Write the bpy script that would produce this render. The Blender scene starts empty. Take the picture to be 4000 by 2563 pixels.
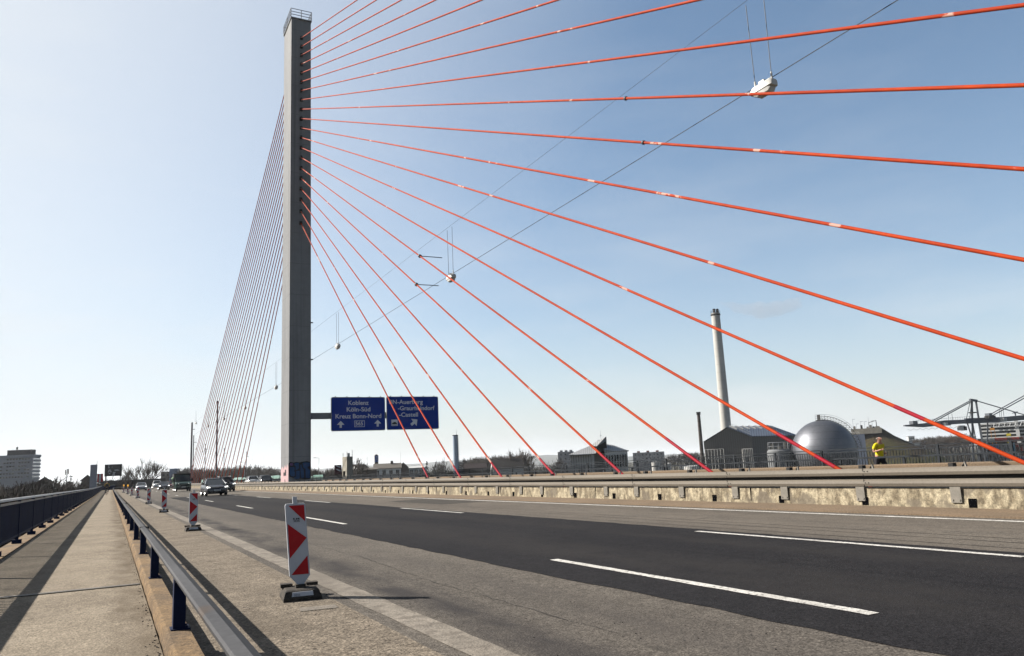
import bpy, bmesh, math, random
from mathutils import Vector, Matrix, Euler
R_ = random.Random(7)
rad = math.radians
S = bpy.context.scene
COL = S.collection

# ------------------------------------------------------------------ camera
CAMZ = 1.24
F, CX, CY = 3000.0, 2000.0, 1281.5
def _ray(px, py):
    return Vector((px - CX, -(py - CY), -F)).normalized()
_u = _ray(1224, -15500); _f = _ray(432, 1882)
_f = (_f - _u * _f.dot(_u)).normalized(); _r = _f.cross(_u)
RM = Matrix((_r, _f, _u))                      # world = RM @ camera space
def wray(px, py): return RM @ Vector((px - CX, -(py - CY), -F))
def at(px, py, d):                             # point seen at a photo pixel, d metres along the lens axis
    return RM @ Vector(((px - CX) / F * d, -(py - CY) / F * d, -d)) + Vector((0, 0, CAMZ))
def atX(px, py, X):
    d = wray(px, py); d = d * (X / d.x); d.z += CAMZ; return d
def atY(px, py, Y):
    d = wray(px, py); d = d * (Y / d.y); d.z += CAMZ; return d
cam_d = bpy.data.cameras.new('camera'); cam = bpy.data.objects.new('camera', cam_d); COL.objects.link(cam)
cam_d.lens = 27.0; cam_d.sensor_width = 36.0; cam_d.sensor_fit = 'HORIZONTAL'
cam_d.clip_start = 0.1; cam_d.clip_end = 30000
cam.matrix_world = Matrix.Translation((0, 0, CAMZ)) @ RM.to_4x4()
S.camera = cam

def zr(y):                                     # the deck falls gently away from the camera
    return -0.0024 * y if y < 100 else -0.24
YB = [-14, 0, 20, 60, 100, 180, 300]

# ------------------------------------------------------------------ mesh builder
class MB:
    def __init__(s): s.v = []; s.f = []; s.m = []; s.cur = 0
    def add(s, vs, fs):
        b = len(s.v); s.v += [tuple(p) for p in vs]
        for f in fs: s.f.append(tuple(b + i for i in f)); s.m.append(s.cur)
    def box(s, c, d, rz=0.0, rx=0.0):
        x, y, z = d[0] / 2, d[1] / 2, d[2] / 2
        P = [Vector((i * x, j * y, k * z)) for k in (-1, 1) for j in (-1, 1) for i in (-1, 1)]
        M = Euler((rx, 0, rz)).to_matrix()
        s.add([M @ p + Vector(c) for p in P], [(0, 2, 3, 1), (4, 5, 7, 6), (0, 1, 5, 4), (2, 6, 7, 3), (0, 4, 6, 2), (1, 3, 7, 5)])
    def bx(s, x0, x1, y0, y1, z0, z1): s.box(((x0 + x1) / 2, (y0 + y1) / 2, (z0 + z1) / 2), (abs(x1 - x0), abs(y1 - y0), abs(z1 - z0)))
    def poly(s, pts): s.add(pts, [tuple(range(len(pts)))])
    def loft(s, rings, caps=True, closed=True):
        n = len(rings[0]); b = len(s.v); fs = []
        for r in rings: s.v += [tuple(p) for p in r]
        for i in range(len(rings) - 1):
            for j in range(n if closed else n - 1):
                k = (j + 1) % n
                fs.append((b + i * n + j, b + i * n + k, b + (i + 1) * n + k, b + (i + 1) * n + j))
        if caps and closed:
            fs.append(tuple(b + j for j in range(n))[::-1]); e = b + (len(rings) - 1) * n
            fs.append(tuple(e + j for j in range(n)))
        s.f += fs; s.m += [s.cur] * len(fs)
    def tube(s, p, q, r0, r1=None, n=6, caps=True):
        s.path([p, q], [r0, r0 if r1 is None else r1], n, caps)
    def path(s, pts, rs, n=6, caps=True):
        pts = [Vector(p) for p in pts]
        if not isinstance(rs, (list, tuple)): rs = [rs] * len(pts)
        rings = []; ref = None
        for i, p in enumerate(pts):
            a = pts[max(i - 1, 0)]; b = pts[min(i + 1, len(pts) - 1)]
            t = (b - a)
            t = t.normalized() if t.length > 1e-9 else Vector((0, 0, 1))
            if ref is None: ref = Vector((0, 0, 1)) if abs(t.z) < .9 else Vector((1, 0, 0))
            u = (ref - t * ref.dot(t)).normalized(); w = t.cross(u); ref = u
            rings.append([p + (u * math.cos(2 * math.pi * k / n) + w * math.sin(2 * math.pi * k / n)) * rs[i] for k in range(n)])
        s.loft(rings, caps)
    def strip(s, x0, x1, off, y0=None, y1=None, dx=0.0):     # a sheet that follows the deck
        ys = [y0] + [y for y in YB if y0 < y < y1] + [y1]
        s.loft([[(x0 + dx * y, y, zr(y) + off), (x1 + dx * y, y, zr(y) + off)] for y in ys], closed=False)
    def prof(s, pr, y0, y1, dz=0.0):                         # closed (x,z) profile swept along the deck
        ys = [y0] + [y for y in YB if y0 < y < y1] + [y1]
        s.loft([[(x, y, z + zr(y) + dz) for x, z in pr] for y in ys])
    def lathe(s, prof, n=24, c=(0, 0, 0)):
        s.loft([[(c[0] + r * math.cos(2 * math.pi * k / n), c[1] + r * math.sin(2 * math.pi * k / n), c[2] + z) for k in range(n)] for r, z in prof])
    def build(s, name, mats, parent=None, world=False, smooth=False, loc=None):
        me = bpy.data.meshes.new(name)
        vs = s.v
        if parent is not None and world:
            M = gmat(parent).inverted(); vs = [tuple(M @ Vector(p)) for p in vs]
        me.from_pydata(vs, [], s.f)
        if not isinstance(mats, (list, tuple)): mats = [mats]
        for m in mats: me.materials.append(m)
        if len(mats) > 1: me.polygons.foreach_set('material_index', s.m)
        bm = bmesh.new(); bm.from_mesh(me); bmesh.ops.recalc_face_normals(bm, faces=bm.faces)
        if smooth:
            for f in bm.faces: f.smooth = True
            for e in bm.edges:
                if len(e.link_faces) == 2 and e.calc_face_angle(0) > 0.7: e.smooth = False
        bm.to_mesh(me); bm.free()
        o = bpy.data.objects.new(name, me); COL.objects.link(o)
        if parent is not None: o.parent = parent
        if loc is not None: o.location = loc
        return o
def gmat(o):
    M = Matrix.LocRotScale(o.location, o.rotation_euler, o.scale)
    return gmat(o.parent) @ M if o.parent else M
def tag(o, label, cat, group=None):
    o['label'] = label; o['category'] = cat
    if group: o['group'] = group
    return o
def thing(name, label, cat, loc=(0, 0, 0), rz=0.0, group=None, rx=0.0):
    o = bpy.data.objects.new(name, None); COL.objects.link(o); o.empty_display_size = .2
    o.location = loc; o.rotation_euler = (rx, 0, rz)
    return tag(o, label, cat, group)
def struct(name, mb, m, parent=None, kind='structure', smooth=False):
    o = mb.build(name, m, parent, smooth=smooth)
    if parent is None: o['kind'] = kind
    return o
def dup(root, loc, rz=None, label=None, scale=None):
    r = root.copy(); COL.objects.link(r); r.location = loc
    if rz is not None: r.rotation_euler = (root.rotation_euler.x, 0, rz)
    if scale is not None: r.scale = (scale,) * 3 if not isinstance(scale, tuple) else scale
    if label: r['label'] = label
    for ch in list(root.children):
        c = ch.copy(); COL.objects.link(c); c.parent = r
        for g in list(ch.children):
            d = g.copy(); COL.objects.link(d); d.parent = c
    return r
def share(o, parent, loc, rz=0.0, rx=0.0):      # a further part that shares mesh data
    c = o.copy(); COL.objects.link(c); c.parent = parent; c.location = loc; c.rotation_euler = (rx, 0, rz); return c

# ------------------------------------------------------------------ materials
KA = .48                                          # one albedo scale for the whole scene
def mat(name, col, rough=.7, metal=0.0, col2=None, scale=3.0, detail=6.0, lo=.35, hi=.65, bump=0.0, bscale=None, fine=None, spec=.15, stretch=None, emit=0.0):
    raw = col; col = tuple(c * KA for c in col); col2 = tuple(c * KA for c in col2) if col2 else None
    m = bpy.data.materials.new(name); m.use_nodes = True; nt = m.node_tree; N = nt.nodes; L = nt.links
    b = N['Principled BSDF']; b.inputs['Roughness'].default_value = rough; b.inputs['Metallic'].default_value = metal
    b.inputs['Specular IOR Level'].default_value = spec
    b.inputs['Base Color'].default_value = (*col, 1)
    tc = N.new('ShaderNodeTexCoord'); src = tc.outputs['Object']
    if stretch:
        mp = N.new('ShaderNodeMapping'); mp.inputs['Scale'].default_value = stretch; L.new(src, mp.inputs[0]); src = mp.outputs[0]
    last = None
    if col2 is None: col2 = tuple(c * .82 for c in col)
    no = N.new('ShaderNodeTexNoise'); no.inputs['Scale'].default_value = scale; no.inputs['Detail'].default_value = detail
    L.new(src, no.inputs['Vector'])
    cr = N.new('ShaderNodeValToRGB'); cr.color_ramp.elements[0].position = lo; cr.color_ramp.elements[1].position = hi
    cr.color_ramp.elements[0].color = (*col2, 1); cr.color_ramp.elements[1].color = (*col, 1)
    L.new(no.outputs['Fac'], cr.inputs[0]); last = cr.outputs[0]
    for fine in ([] if not fine else [fine] if not isinstance(fine, list) else fine):   # (scale, amount): grain
        n2 = N.new('ShaderNodeTexNoise'); n2.inputs['Scale'].default_value = fine[0]; n2.inputs['Detail'].default_value = 3
        L.new(tc.outputs['Object'], n2.inputs['Vector'])
        mr = N.new('ShaderNodeMapRange'); mr.inputs[1].default_value = .3; mr.inputs[2].default_value = .7
        mr.inputs[3].default_value = 1 - fine[1]; mr.inputs[4].default_value = 1 + fine[1]
        L.new(n2.outputs['Fac'], mr.inputs[0])
        mx = N.new('ShaderNodeMix'); mx.data_type = 'RGBA'; mx.blend_type = 'MULTIPLY'; mx.inputs[0].default_value = 1
        L.new(last, mx.inputs[6]); L.new(mr.outputs[0], mx.inputs[7]); last = mx.outputs[2]
    L.new(last, b.inputs['Base Color'])
    if bump:
        bn = N.new('ShaderNodeTexNoise'); bn.inputs['Scale'].default_value = bscale or scale * 8; bn.inputs['Detail'].default_value = 4
        L.new(tc.outputs['Object'], bn.inputs['Vector'])
        bp = N.new('ShaderNodeBump'); bp.inputs['Strength'].default_value = bump; bp.inputs['Distance'].default_value = .02
        L.new(bn.outputs['Fac'], bp.inputs['Height']); L.new(bp.outputs[0], b.inputs['Normal'])
    if emit:
        b.inputs['Emission Color'].default_value = (*raw, 1); b.inputs['Emission Strength'].default_value = emit
    m['last'] = 0
    return m
def layer(m, col, mask):                         # paints stains of their own shape over a material: mask(N, L) -> 0..1 socket
    nt = m.node_tree; N = nt.nodes; L = nt.links; b = N['Principled BSDF']
    src = b.inputs['Base Color'].links[0].from_socket
    mx = N.new('ShaderNodeMix'); mx.data_type = 'RGBA'; L.new(mask(N, L), mx.inputs[0])
    L.new(src, mx.inputs[6]); mx.inputs[7].default_value = (*[c * KA for c in col], 1); L.new(mx.outputs[2], b.inputs['Base Color'])
def noise_mask(scale, lo, hi, amt=1.0, stretch=(1, 1, 1), detail=5.0, off=0.0):
    def f(N, L):
        tc = N.new('ShaderNodeTexCoord'); mp = N.new('ShaderNodeMapping'); mp.inputs['Scale'].default_value = stretch
        mp.inputs['Location'].default_value = (off, off * .7, off * 1.3)
        L.new(tc.outputs['Object'], mp.inputs[0]); n = N.new('ShaderNodeTexNoise'); n.inputs['Scale'].default_value = scale; n.inputs['Detail'].default_value = detail
        L.new(mp.outputs[0], n.inputs['Vector']); r = N.new('ShaderNodeMapRange'); r.clamp = True
        for i, v in enumerate((lo, hi, 0.0, amt)): r.inputs[i + 1].default_value = v
        L.new(n.outputs['Fac'], r.inputs[0]); return r.outputs[0]
    return f
def band_mask(x0, x1, soft, amt, wob=.15, scale=1.2, stretch=(1, .12, 1), lo=.3, hi=.6):
    def f(N, L):                                 # an uneven band along the road between two x positions
        tc = N.new('ShaderNodeTexCoord'); sp = N.new('ShaderNodeSeparateXYZ'); L.new(tc.outputs['Object'], sp.inputs[0])
        nm = noise_mask(scale, lo, hi, 1.0, stretch)(N, L)
        ad = N.new('ShaderNodeMath'); ad.operation = 'MULTIPLY_ADD'; L.new(nm, ad.inputs[0]); ad.inputs[1].default_value = wob; L.new(sp.outputs[0], ad.inputs[2])
        a = N.new('ShaderNodeMapRange'); a.clamp = True; b = N.new('ShaderNodeMapRange'); b.clamp = True
        for i, v in enumerate((x0 - soft, x0 + soft, 0.0, 1.0)): a.inputs[i + 1].default_value = v
        for i, v in enumerate((x1 - soft, x1 + soft, 1.0, 0.0)): b.inputs[i + 1].default_value = v
        L.new(ad.outputs[0], a.inputs[0]); L.new(ad.outputs[0], b.inputs[0])
        m1 = N.new('ShaderNodeMath'); m1.operation = 'MULTIPLY'; L.new(a.outputs[0], m1.inputs[0]); L.new(b.outputs[0], m1.inputs[1])
        n2 = noise_mask(2.5, .25, .6, amt, (1, .35, 1), off=3)(N, L)
        m2 = N.new('ShaderNodeMath'); m2.operation = 'MULTIPLY'; L.new(m1.outputs[0], m2.inputs[0]); L.new(n2, m2.inputs[1]); return m2.outputs[0]
    return f
def stripes(m, axis, period, duty, col):         # thin seams at a fixed period along one axis
    def f(N, L):
        tc = N.new('ShaderNodeTexCoord'); sp = N.new('ShaderNodeSeparateXYZ'); L.new(tc.outputs['Object'], sp.inputs[0])
        d = N.new('ShaderNodeMath'); d.operation = 'DIVIDE'; L.new(sp.outputs[axis], d.inputs[0]); d.inputs[1].default_value = period
        fr = N.new('ShaderNodeMath'); fr.operation = 'FRACT'; L.new(d.outputs[0], fr.inputs[0])
        c = N.new('ShaderNodeMath'); c.operation = 'LESS_THAN'; L.new(fr.outputs[0], c.inputs[0]); c.inputs[1].default_value = duty; return c.outputs[0]
    layer(m, col, f)

M = {}
M['asphalt'] = mat('old_asphalt', (.152, .133, .112), .9, col2=(.112, .098, .084), scale=.5, stretch=(1, .25, 1), fine=[(75, .6), (30, .38), (5, .12)], bump=.4, bscale=60, spec=.06)
layer(M['asphalt'], (.05, .045, .044), band_mask(2.75, 3.25, .14, .95, .3))
layer(M['asphalt'], (.085, .075, .068), band_mask(3.5, 4.2, .3, .5))
layer(M['asphalt'], (.22, .185, .15), band_mask(9.5, 12.6, .5, .35))
layer(M['asphalt'], (.06, .054, .048), noise_mask(2.2, .68, .74, .6, (1, .6, 1), 4, 7))
M['dark_asphalt'] = mat('dark_asphalt', (.027, .025, .026), .85, col2=(.019, .018, .02), scale=.6, stretch=(1, .2, 1), fine=[(90, .6), (30, .4), (4, .14)], bump=.4, bscale=80, spec=.05)
layer(M['dark_asphalt'], (.04, .036, .034), band_mask(5.6, 6.8, .3, .5))
layer(M['dark_asphalt'], (.042, .038, .036), band_mask(8.0, 8.7, .3, .5, .3))
layer(M['dark_asphalt'], (.012, .012, .013), band_mask(7.05, 7.1, .05, .8, .1))
M['shoulder'] = mat('shoulder_concrete', (.25, .207, .16), .95, col2=(.185, .154, .12), scale=1.4, fine=[(50, .5), (24, .3), (6, .14)], bump=.7, bscale=45, spec=.05)
layer(M['shoulder'], (.05, .04, .032), noise_mask(14, .68, .72, .8, detail=2))
layer(M['shoulder'], (.13, .105, .08), noise_mask(1.1, .55, .7, .6, (1, .4, 1)))
M['walkway'] = mat('walkway_concrete', (.325, .272, .208), .95, col2=(.255, .212, .162), scale=.9, fine=[(60, .42), (26, .2), (5, .1)], bump=.6, bscale=55, spec=.05)
layer(M['walkway'], (.35, .295, .235), noise_mask(2.2, .55, .75, .5, (1, .5, 1)))
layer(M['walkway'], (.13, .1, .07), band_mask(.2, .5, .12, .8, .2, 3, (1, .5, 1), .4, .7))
M['ledge'] = mat('ledge_concrete', (.25, .155, .07), .95, col2=(.14, .092, .05), scale=2.5, stretch=(1, .6, 1), fine=[(40, .35), (12, .25)], bump=.6, bscale=40, spec=.2)
M['apron'] = mat('apron_concrete', (.22, .155, .1), .95, col2=(.165, .12, .08), scale=1.3, stretch=(1, .4, 1), fine=(30, .25), bump=.5, bscale=30, spec=.2)
M['wall'] = mat('barrier_concrete', (.42, .355, .245), .95, col2=(.205, .165, .11), scale=6.5, stretch=(1, 1, .45), detail=12, lo=.40, hi=.58, fine=[(14, .35), (40, .3)], bump=.8, bscale=12, spec=.2)
layer(M['wall'], (.17, .14, .105), noise_mask(2.2, .56, .62, .8, (1, 1, .8), 10))
layer(M['wall'], (.15, .12, .09), noise_mask(5, .6, .75, .5, (1, 1.6, .12), 6, 4))
M['beam'] = mat('beam_steel', (.20, .17, .135), .65, col2=(.165, .14, .11), scale=1.2, stretch=(1, .3, 3), fine=(20, .1), spec=.2)
M['plate'] = mat('cover_plate_steel', (.29, .26, .22), .55, col2=(.22, .2, .17), scale=4, fine=(30, .1))
M['dark'] = mat('shadow_black', (.006, .006, .007), .95, spec=0)
M['steel_dark'] = mat('dark_steel', (.035, .032, .03), .6)
M['rail_top'] = mat('rail_cap_paint', (.10, .10, .105), .75, col2=(.07, .07, .075), scale=2.0, stretch=(1, .3, 1), fine=(25, .15), spec=.06)
layer(M['rail_top'], (.11, .075, .05), noise_mask(3.5, .62, .74, .6, (1, .5, 1), 7))
layer(M['rail_top'], (.15, .15, .15), noise_mask(1.5, .6, .7, .5, (1, .1, 1), 4, 6))
M['blue'] = mat('navy_paint', (.004, .013, .056), .7, col2=(.003, .009, .04), scale=2.5, fine=(25, .15), spec=.12)
M['rail_steel'] = mat('railing_steel', (.04, .045, .052), .65, col2=(.028, .032, .038), scale=3, spec=.06)
M['handrail'] = mat('handrail_steel', (.40, .38, .36), .4, col2=(.3, .29, .28), scale=3)
M['line'] = mat('road_paint', (.78, .75, .70), .8, col2=(.62, .59, .54), scale=6, fine=(60, .18), bump=.4, bscale=60)
layer(M['line'], (.13, .12, .115), noise_mask(22, .55, .63, .8, detail=5))
layer(M['line'], (.34, .32, .29), noise_mask(3.0, .5, .75, .6, (1, .3, 1)))
M['oldline'] = mat('worn_road_paint', (.31, .268, .22), .9, col2=(.23, .20, .165), scale=4, fine=(50, .25), bump=.5, bscale=50)
layer(M['oldline'], (.16, .135, .11), noise_mask(7, .47, .62, .8, detail=8))
layer(M['oldline'], (.17, .145, .118), noise_mask(1.2, .45, .65, .7, (1, .5, 1), 6, 9))
M['seam'] = mat('seam_tar', (.05, .045, .04), .9)
M['orange'] = mat('cable_orange', (.50, .054, .008), .65, col2=(.40, .038, .007), scale=.35, spec=.06, fine=(3, .12))
layer(M['orange'], (.22, .022, .008), noise_mask(.9, .6, .8, .55, off=5))
layer(M['orange'], (.72, .42, .34), noise_mask(.7, .645, .66, .9, detail=7, off=2))
M['crimson'] = mat('cable_crimson', (.36, .008, .024), .6, col2=(.30, .007, .02), scale=.5, spec=.08)
M['bare'] = mat('worn_white_patch', (.72, .58, .5), .6)
M['pylon'] = mat('pylon_steel', (.285, .286, .29), .75, col2=(.245, .247, .253), scale=.35, stretch=(1, 1, .3), fine=(2.0, .05), spec=.05)
layer(M['pylon'], (.13, .125, .125), noise_mask(1.0, .5, .75, .6, (3.5, 3.5, .05)))
M['white'] = mat('white_plastic', (.78, .76, .72), .5, col2=(.66, .64, .6), scale=4)
M['panel'] = mat('beacon_white', (.66, .67, .70), .45, col2=(.58, .59, .62), scale=5)
M['red'] = mat('beacon_red', (.62, .012, .018), .45, col2=(.5, .01, .015), scale=5)
M['rubber'] = mat('recycled_rubber', (.035, .03, .027), .9, col2=(.085, .07, .055), scale=9, fine=(60, .3), bump=.5, bscale=60)
M['yellow_lamp'] = mat('amber_lens', (.95, .45, .02), .3, emit=.25)
M['signblue'] = mat('sign_blue', (.0015, .042, .36), .6, col2=(.0015, .038, .33), scale=.8, spec=.03)
M['signwhite'] = mat('sign_white', (.95, .97, 1.0), .5)
M['black'] = mat('black_paint', (.012, .012, .013), .5)
M['galv'] = mat('galvanised_steel', (.42, .43, .44), .45, .3, col2=(.33, .34, .35), scale=3)
M['wire'] = mat('wire_steel', (.10, .11, .13), .6)
M['bark'] = mat('bark', (.085, .062, .046), .95, col2=(.055, .04, .03), scale=2)
M['twig'] = mat('twigs', (.085, .06, .044), .95, col2=(.05, .036, .028), scale=.5)
M['twig_grey'] = mat('grey_twigs', (.105, .085, .066), .95, col2=(.06, .048, .038), scale=.5)
M['needle'] = mat('evergreen', (.022, .032, .014), .9, col2=(.012, .018, .009), scale=.8)
M['thicket'] = mat('brown_thicket', (.075, .05, .034), .95, col2=(.04, .028, .02), scale=.3, fine=(2, .3))
M['ground'] = mat('ground_brown', (.10, .082, .05), .95, col2=(.06, .06, .035), scale=.02, detail=8, fine=(.3, .3))
M['hill'] = mat('hill_wood', (.05, .05, .035), .95, col2=(.03, .034, .024), scale=.004, fine=(.03, .3))
M['mound'] = mat('mound_grass', (.055, .055, .018), .95, col2=(.05, .034, .02), scale=.08, fine=(1.2, .35), bump=.8, bscale=.8)
M['glass'] = mat('dark_glass', (.012, .015, .018), .12, spec=.25)
M['tyre'] = mat('tyre', (.018, .018, .018), .85)
M['rim'] = mat('rim', (.45, .45, .46), .3, .8)
M['lamp_lit'] = mat('lit_headlamp', (1, .97, .9), .3, emit=1.3)
M['plate_w'] = mat('plate_white', (.7, .7, .68), .5)
M['skin'] = mat('skin', (.62, .33, .24), .6)
M['graffiti_blue'] = mat('graffiti_blue', (.015, .085, .24), .7, col2=(.012, .06, .17), scale=2)
M['graffiti_black'] = mat('graffiti_black', (.008, .008, .012), .7)
M['graffiti_pink'] = mat('graffiti_pink', (.62, .42, .42), .8, col2=(.5, .33, .34), scale=3)
M['graffiti_violet'] = mat('graffiti_violet', (.16, .07, .22), .7)
def plain(name, col, rough=.8, **k): return mat(name, col, rough, **k)

def text(name, s, cap, width, loc, parent, m, align='c', rot=(rad(90), 0, 0)):
    cu = bpy.data.curves.new(name, 'FONT'); cu.body = s; cu.size = 1.0; cu.offset = .018
    t = bpy.data.objects.new('tmp', cu); COL.objects.link(t)
    dg = bpy.context.evaluated_depsgraph_get(); me = bpy.data.meshes.new_from_object(t.evaluated_get(dg))
    bpy.data.objects.remove(t)
    xs = [v.co.x for v in me.vertices]; x0, x1 = min(xs), max(xs)
    sy = cap / .69; sx = width / (x1 - x0)
    cx = {'c': (x0 + x1) / 2, 'l': x0}[align]
    for v in me.vertices: v.co.x = (v.co.x - cx) * sx; v.co.y *= sy
    me.name = name; me.materials.clear(); me.materials.append(m)
    o = bpy.data.objects.new(name, me); COL.objects.link(o); o.parent = parent; o.location = loc; o.rotation_euler = rot
    return o
ORD = ['first', 'second', 'third', 'fourth', 'fifth', 'sixth', 'seventh', 'eighth', 'ninth', 'tenth', 'eleventh', 'twelfth', 'thirteenth', 'fourteenth', 'fifteenth', 'sixteenth', 'seventeenth', 'eighteenth', 'nineteenth', 'twentieth']

# ------------------------------------------------------------------ world, sun
SUN_EL, SUN_AZ = 34.5, -47.5                     # azimuth from +Y, negative to the left
w = bpy.data.worlds.new('World'); S.world = w; w.use_nodes = True
nt = w.node_tree; bg = nt.nodes['Background']; sky = nt.nodes.new('ShaderNodeTexSky')
sky.sky_type = 'NISHITA'; sky.sun_disc = False; sky.sun_elevation = rad(SUN_EL); sky.sun_rotation = rad(SUN_AZ)
sky.altitude = 60; sky.air_density = 1.0; sky.dust_density = 1.2; sky.ozone_density = 2.5
bg.inputs[1].default_value = .055
sv = Vector((math.sin(rad(SUN_AZ)) * math.cos(rad(SUN_EL)), math.cos(rad(SUN_AZ)) * math.cos(rad(SUN_EL)), math.sin(rad(SUN_EL))))
def wn(t, **k):
    n = nt.nodes.new(t)
    for a, b in k.items(): setattr(n, a, b)
    return n
def wm(op, a, b=None, c=None):
    n = wn('ShaderNodeMath', operation=op); n.use_clamp = op == 'MULTIPLY_ADD'
    for i, v in enumerate((a, b, c)):
        if v is None: continue
        if isinstance(v, (int, float)): n.inputs[i].default_value = v
        else: nt.links.new(v, n.inputs[i])
    return n.outputs[0]
tc = wn('ShaderNodeTexCoord'); sp = wn('ShaderNodeSeparateXYZ'); nt.links.new(tc.outputs['Generated'], sp.inputs[0])
zc = wm('MAXIMUM', sp.outputs[2], 0.0)
hor = wm('MULTIPLY', wm('EXPONENT', wm('MULTIPLY', zc, -7.5)), .82)          # milky air low over the land
dt = wn('ShaderNodeVectorMath', operation='DOT_PRODUCT'); nt.links.new(tc.outputs['Generated'], dt.inputs[0]); dt.inputs[1].default_value = sv
glow = wm('MULTIPLY', wm('POWER', wm('MAXIMUM', wm('MULTIPLY_ADD', dt.outputs['Value'], 1.9, -.62), 0.0), 1.15), .80)   # broad glow round the sun
mp = wn('ShaderNodeMapping'); mp.inputs['Scale'].default_value = (1.2, 1.2, 5.0); mp.inputs['Rotation'].default_value = (.12, .2, .4); nt.links.new(tc.outputs['Generated'], mp.inputs[0])
cn = wn('ShaderNodeTexNoise'); cn.inputs['Scale'].default_value = 2.2; cn.inputs['Detail'].default_value = 6; cn.inputs['Roughness'].default_value = .55; nt.links.new(mp.outputs[0], cn.inputs['Vector'])
cir = wm('MULTIPLY', wm('MULTIPLY_ADD', cn.outputs['Fac'], 3.0, -1.4), wm('EXPONENT', wm('MULTIPLY', zc, -3.5)))
fac = wm('ADD', wm('ADD', hor, glow), wm('MULTIPLY', cir, .55)); fac = wm('MINIMUM', fac, .93)
hs = wn('ShaderNodeHueSaturation'); hs.inputs['Saturation'].default_value = .98; hs.inputs['Value'].default_value = .90; hs.inputs['Hue'].default_value = .493; nt.links.new(sky.outputs[0], hs.inputs['Color'])
mx = wn('ShaderNodeMix', data_type='RGBA'); nt.links.new(fac, mx.inputs[0]); nt.links.new(hs.outputs[0], mx.inputs[6]); mx.inputs[7].default_value = (4.75, 5.0, 5.2, 1)
nt.links.new(mx.outputs[2], bg.inputs[0])
sl = bpy.data.lights.new('sun', 'SUN'); sl.energy = 5.0; sl.angle = rad(.53); sl.color = (1, .95, .87)
so = bpy.data.objects.new('sun', sl); COL.objects.link(so); so.rotation_euler = sv.to_track_quat('Z', 'Y').to_euler()
S.view_settings.view_transform = 'Standard'; S.view_settings.look = 'None'; S.view_settings.exposure = 1.65; S.view_settings.gamma = 1

# ------------------------------------------------------------------ the bridge deck
YE = 300
m = MB(); m.strip(2.05, 13.45, 0, -14, YE); road = struct('road', m, M['asphalt'])
m = MB(); m.strip(.55, 2.06, .002, -14, YE); struct('road_shoulder', m, M['shoulder'])
def wavy(m, x0, x1, off, y0, y1, amp=.03):       # sheet with slightly ragged long edges
    ys = []; y = y0
    while y < y1: ys.append(y); y += .35 if y < 25 else 2.0
    ys.append(y1)
    m.loft([[(x0 + R_.uniform(-amp, amp), y, zr(y) + off), (x1 + R_.uniform(-amp, amp), y, zr(y) + off)] for y in ys], closed=False)
m = MB(); wavy(m, 4.5, 9.3, .004, -14, 74); m.build('resurfaced_lane', M['dark_asphalt'], road)
m = MB(); wavy(m, 2.2, 2.47, .0045, -14, 210, .012); m.build('edge_line', M['oldline'], road)
m = MB(); wavy(m, 12.9, 13.06, .004, -14, YE, .008); m.build('edge_line', M['line'], road)
for k in range(-1, 14):
    a = 4.25 + 15.65 * k
    for x, dx in ((5.2, .0085), (8.95, .005)):
        if x > 8 and k < 0: continue
        m = MB(); y0, y1 = a, a + 4.95 + (.6 if x > 8 else 0)
        if x > 8: y0 += 1.0; y1 += .9
        n = 24; pts = []
        rows = []
        for i in range(n + 1):
            y = y0 + (y1 - y0) * i / n
            rows.append([(x - .062 + dx * y + R_.uniform(-.008, .008), y, zr(y) + .008), (x + .062 + dx * y + R_.uniform(-.008, .008), y, zr(y) + .008)])
        m.loft(rows, closed=False); m.build('lane_marking', M['line'], road)
m = MB(); wavy(m, 10.9, 12.6, .0035, 27, 33.5, .01); m.build('asphalt_patch', M['dark_asphalt'] if False else mat('patch_asphalt', (.085, .076, .066), .9, col2=(.066, .06, .053), scale=2, fine=[(75, .5), (30, .3)], spec=.06), road)
for x in (9.66, 10.2, 10.62):
    m = MB(); wavy(m, x, x + .022, .004, -5, 60, .004); m.build('road_seam', M['seam'], road)
def crack(pts, w, name='sealed_crack'):
    m = MB(); rows = []
    for (xa, ya), (xb, yb) in zip(pts, pts[1:]):
        n = max(2, int(math.hypot(xb - xa, yb - ya) / .18))
        for i in range(n): t = i / n; rows.append((xa + (xb - xa) * t + R_.uniform(-.025, .025), ya + (yb - ya) * t + R_.uniform(-.025, .025)))
    rows.append(pts[-1]); out = []
    for i, (x, y) in enumerate(rows):
        a, b = rows[max(i - 1, 0)], rows[min(i + 1, len(rows) - 1)]; l = math.hypot(b[0] - a[0], b[1] - a[1]) or 1; nx, ny = -(b[1] - a[1]) / l, (b[0] - a[0]) / l; q = w * R_.uniform(.2, .75)
        out.append([(x - nx * q, y - ny * q, zr(y) + .006), (x + nx * q, y + ny * q, zr(y) + .006)])
    m.loft(out, closed=False); m.build(name, M['seam'], road)
for pts, w in (([(2.6, 14.2), (3.4, 14.6), (4.4, 14.3)], .010), ([(3.35, 5.0), (3.3, 8.5), (3.42, 12.0), (3.3, 19)], .008), ([(9.6, 12.4), (11.2, 12.9), (12.8, 12.6)], .012), ([(11.5, 7.5), (11.4, 14), (11.6, 24)], .009), ([(9.5, 21), (12.8, 21.5)], .014), ([(2.6, 27), (4.4, 27.5)], .014)): crack(pts, w)
m = MB(); m.box((2.62, 7.75, zr(7.7) + .006), (.36, .16, .003), .18); 
p0 = [(1.62, 7.62), (1.97, 7.58), (1.99, 7.78), (1.66, 7.84)]
m = MB(); m.poly([(x, y, zr(y) + .007) for x, y in p0]); m.build('worn_marking', M['oldline'], road)
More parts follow.
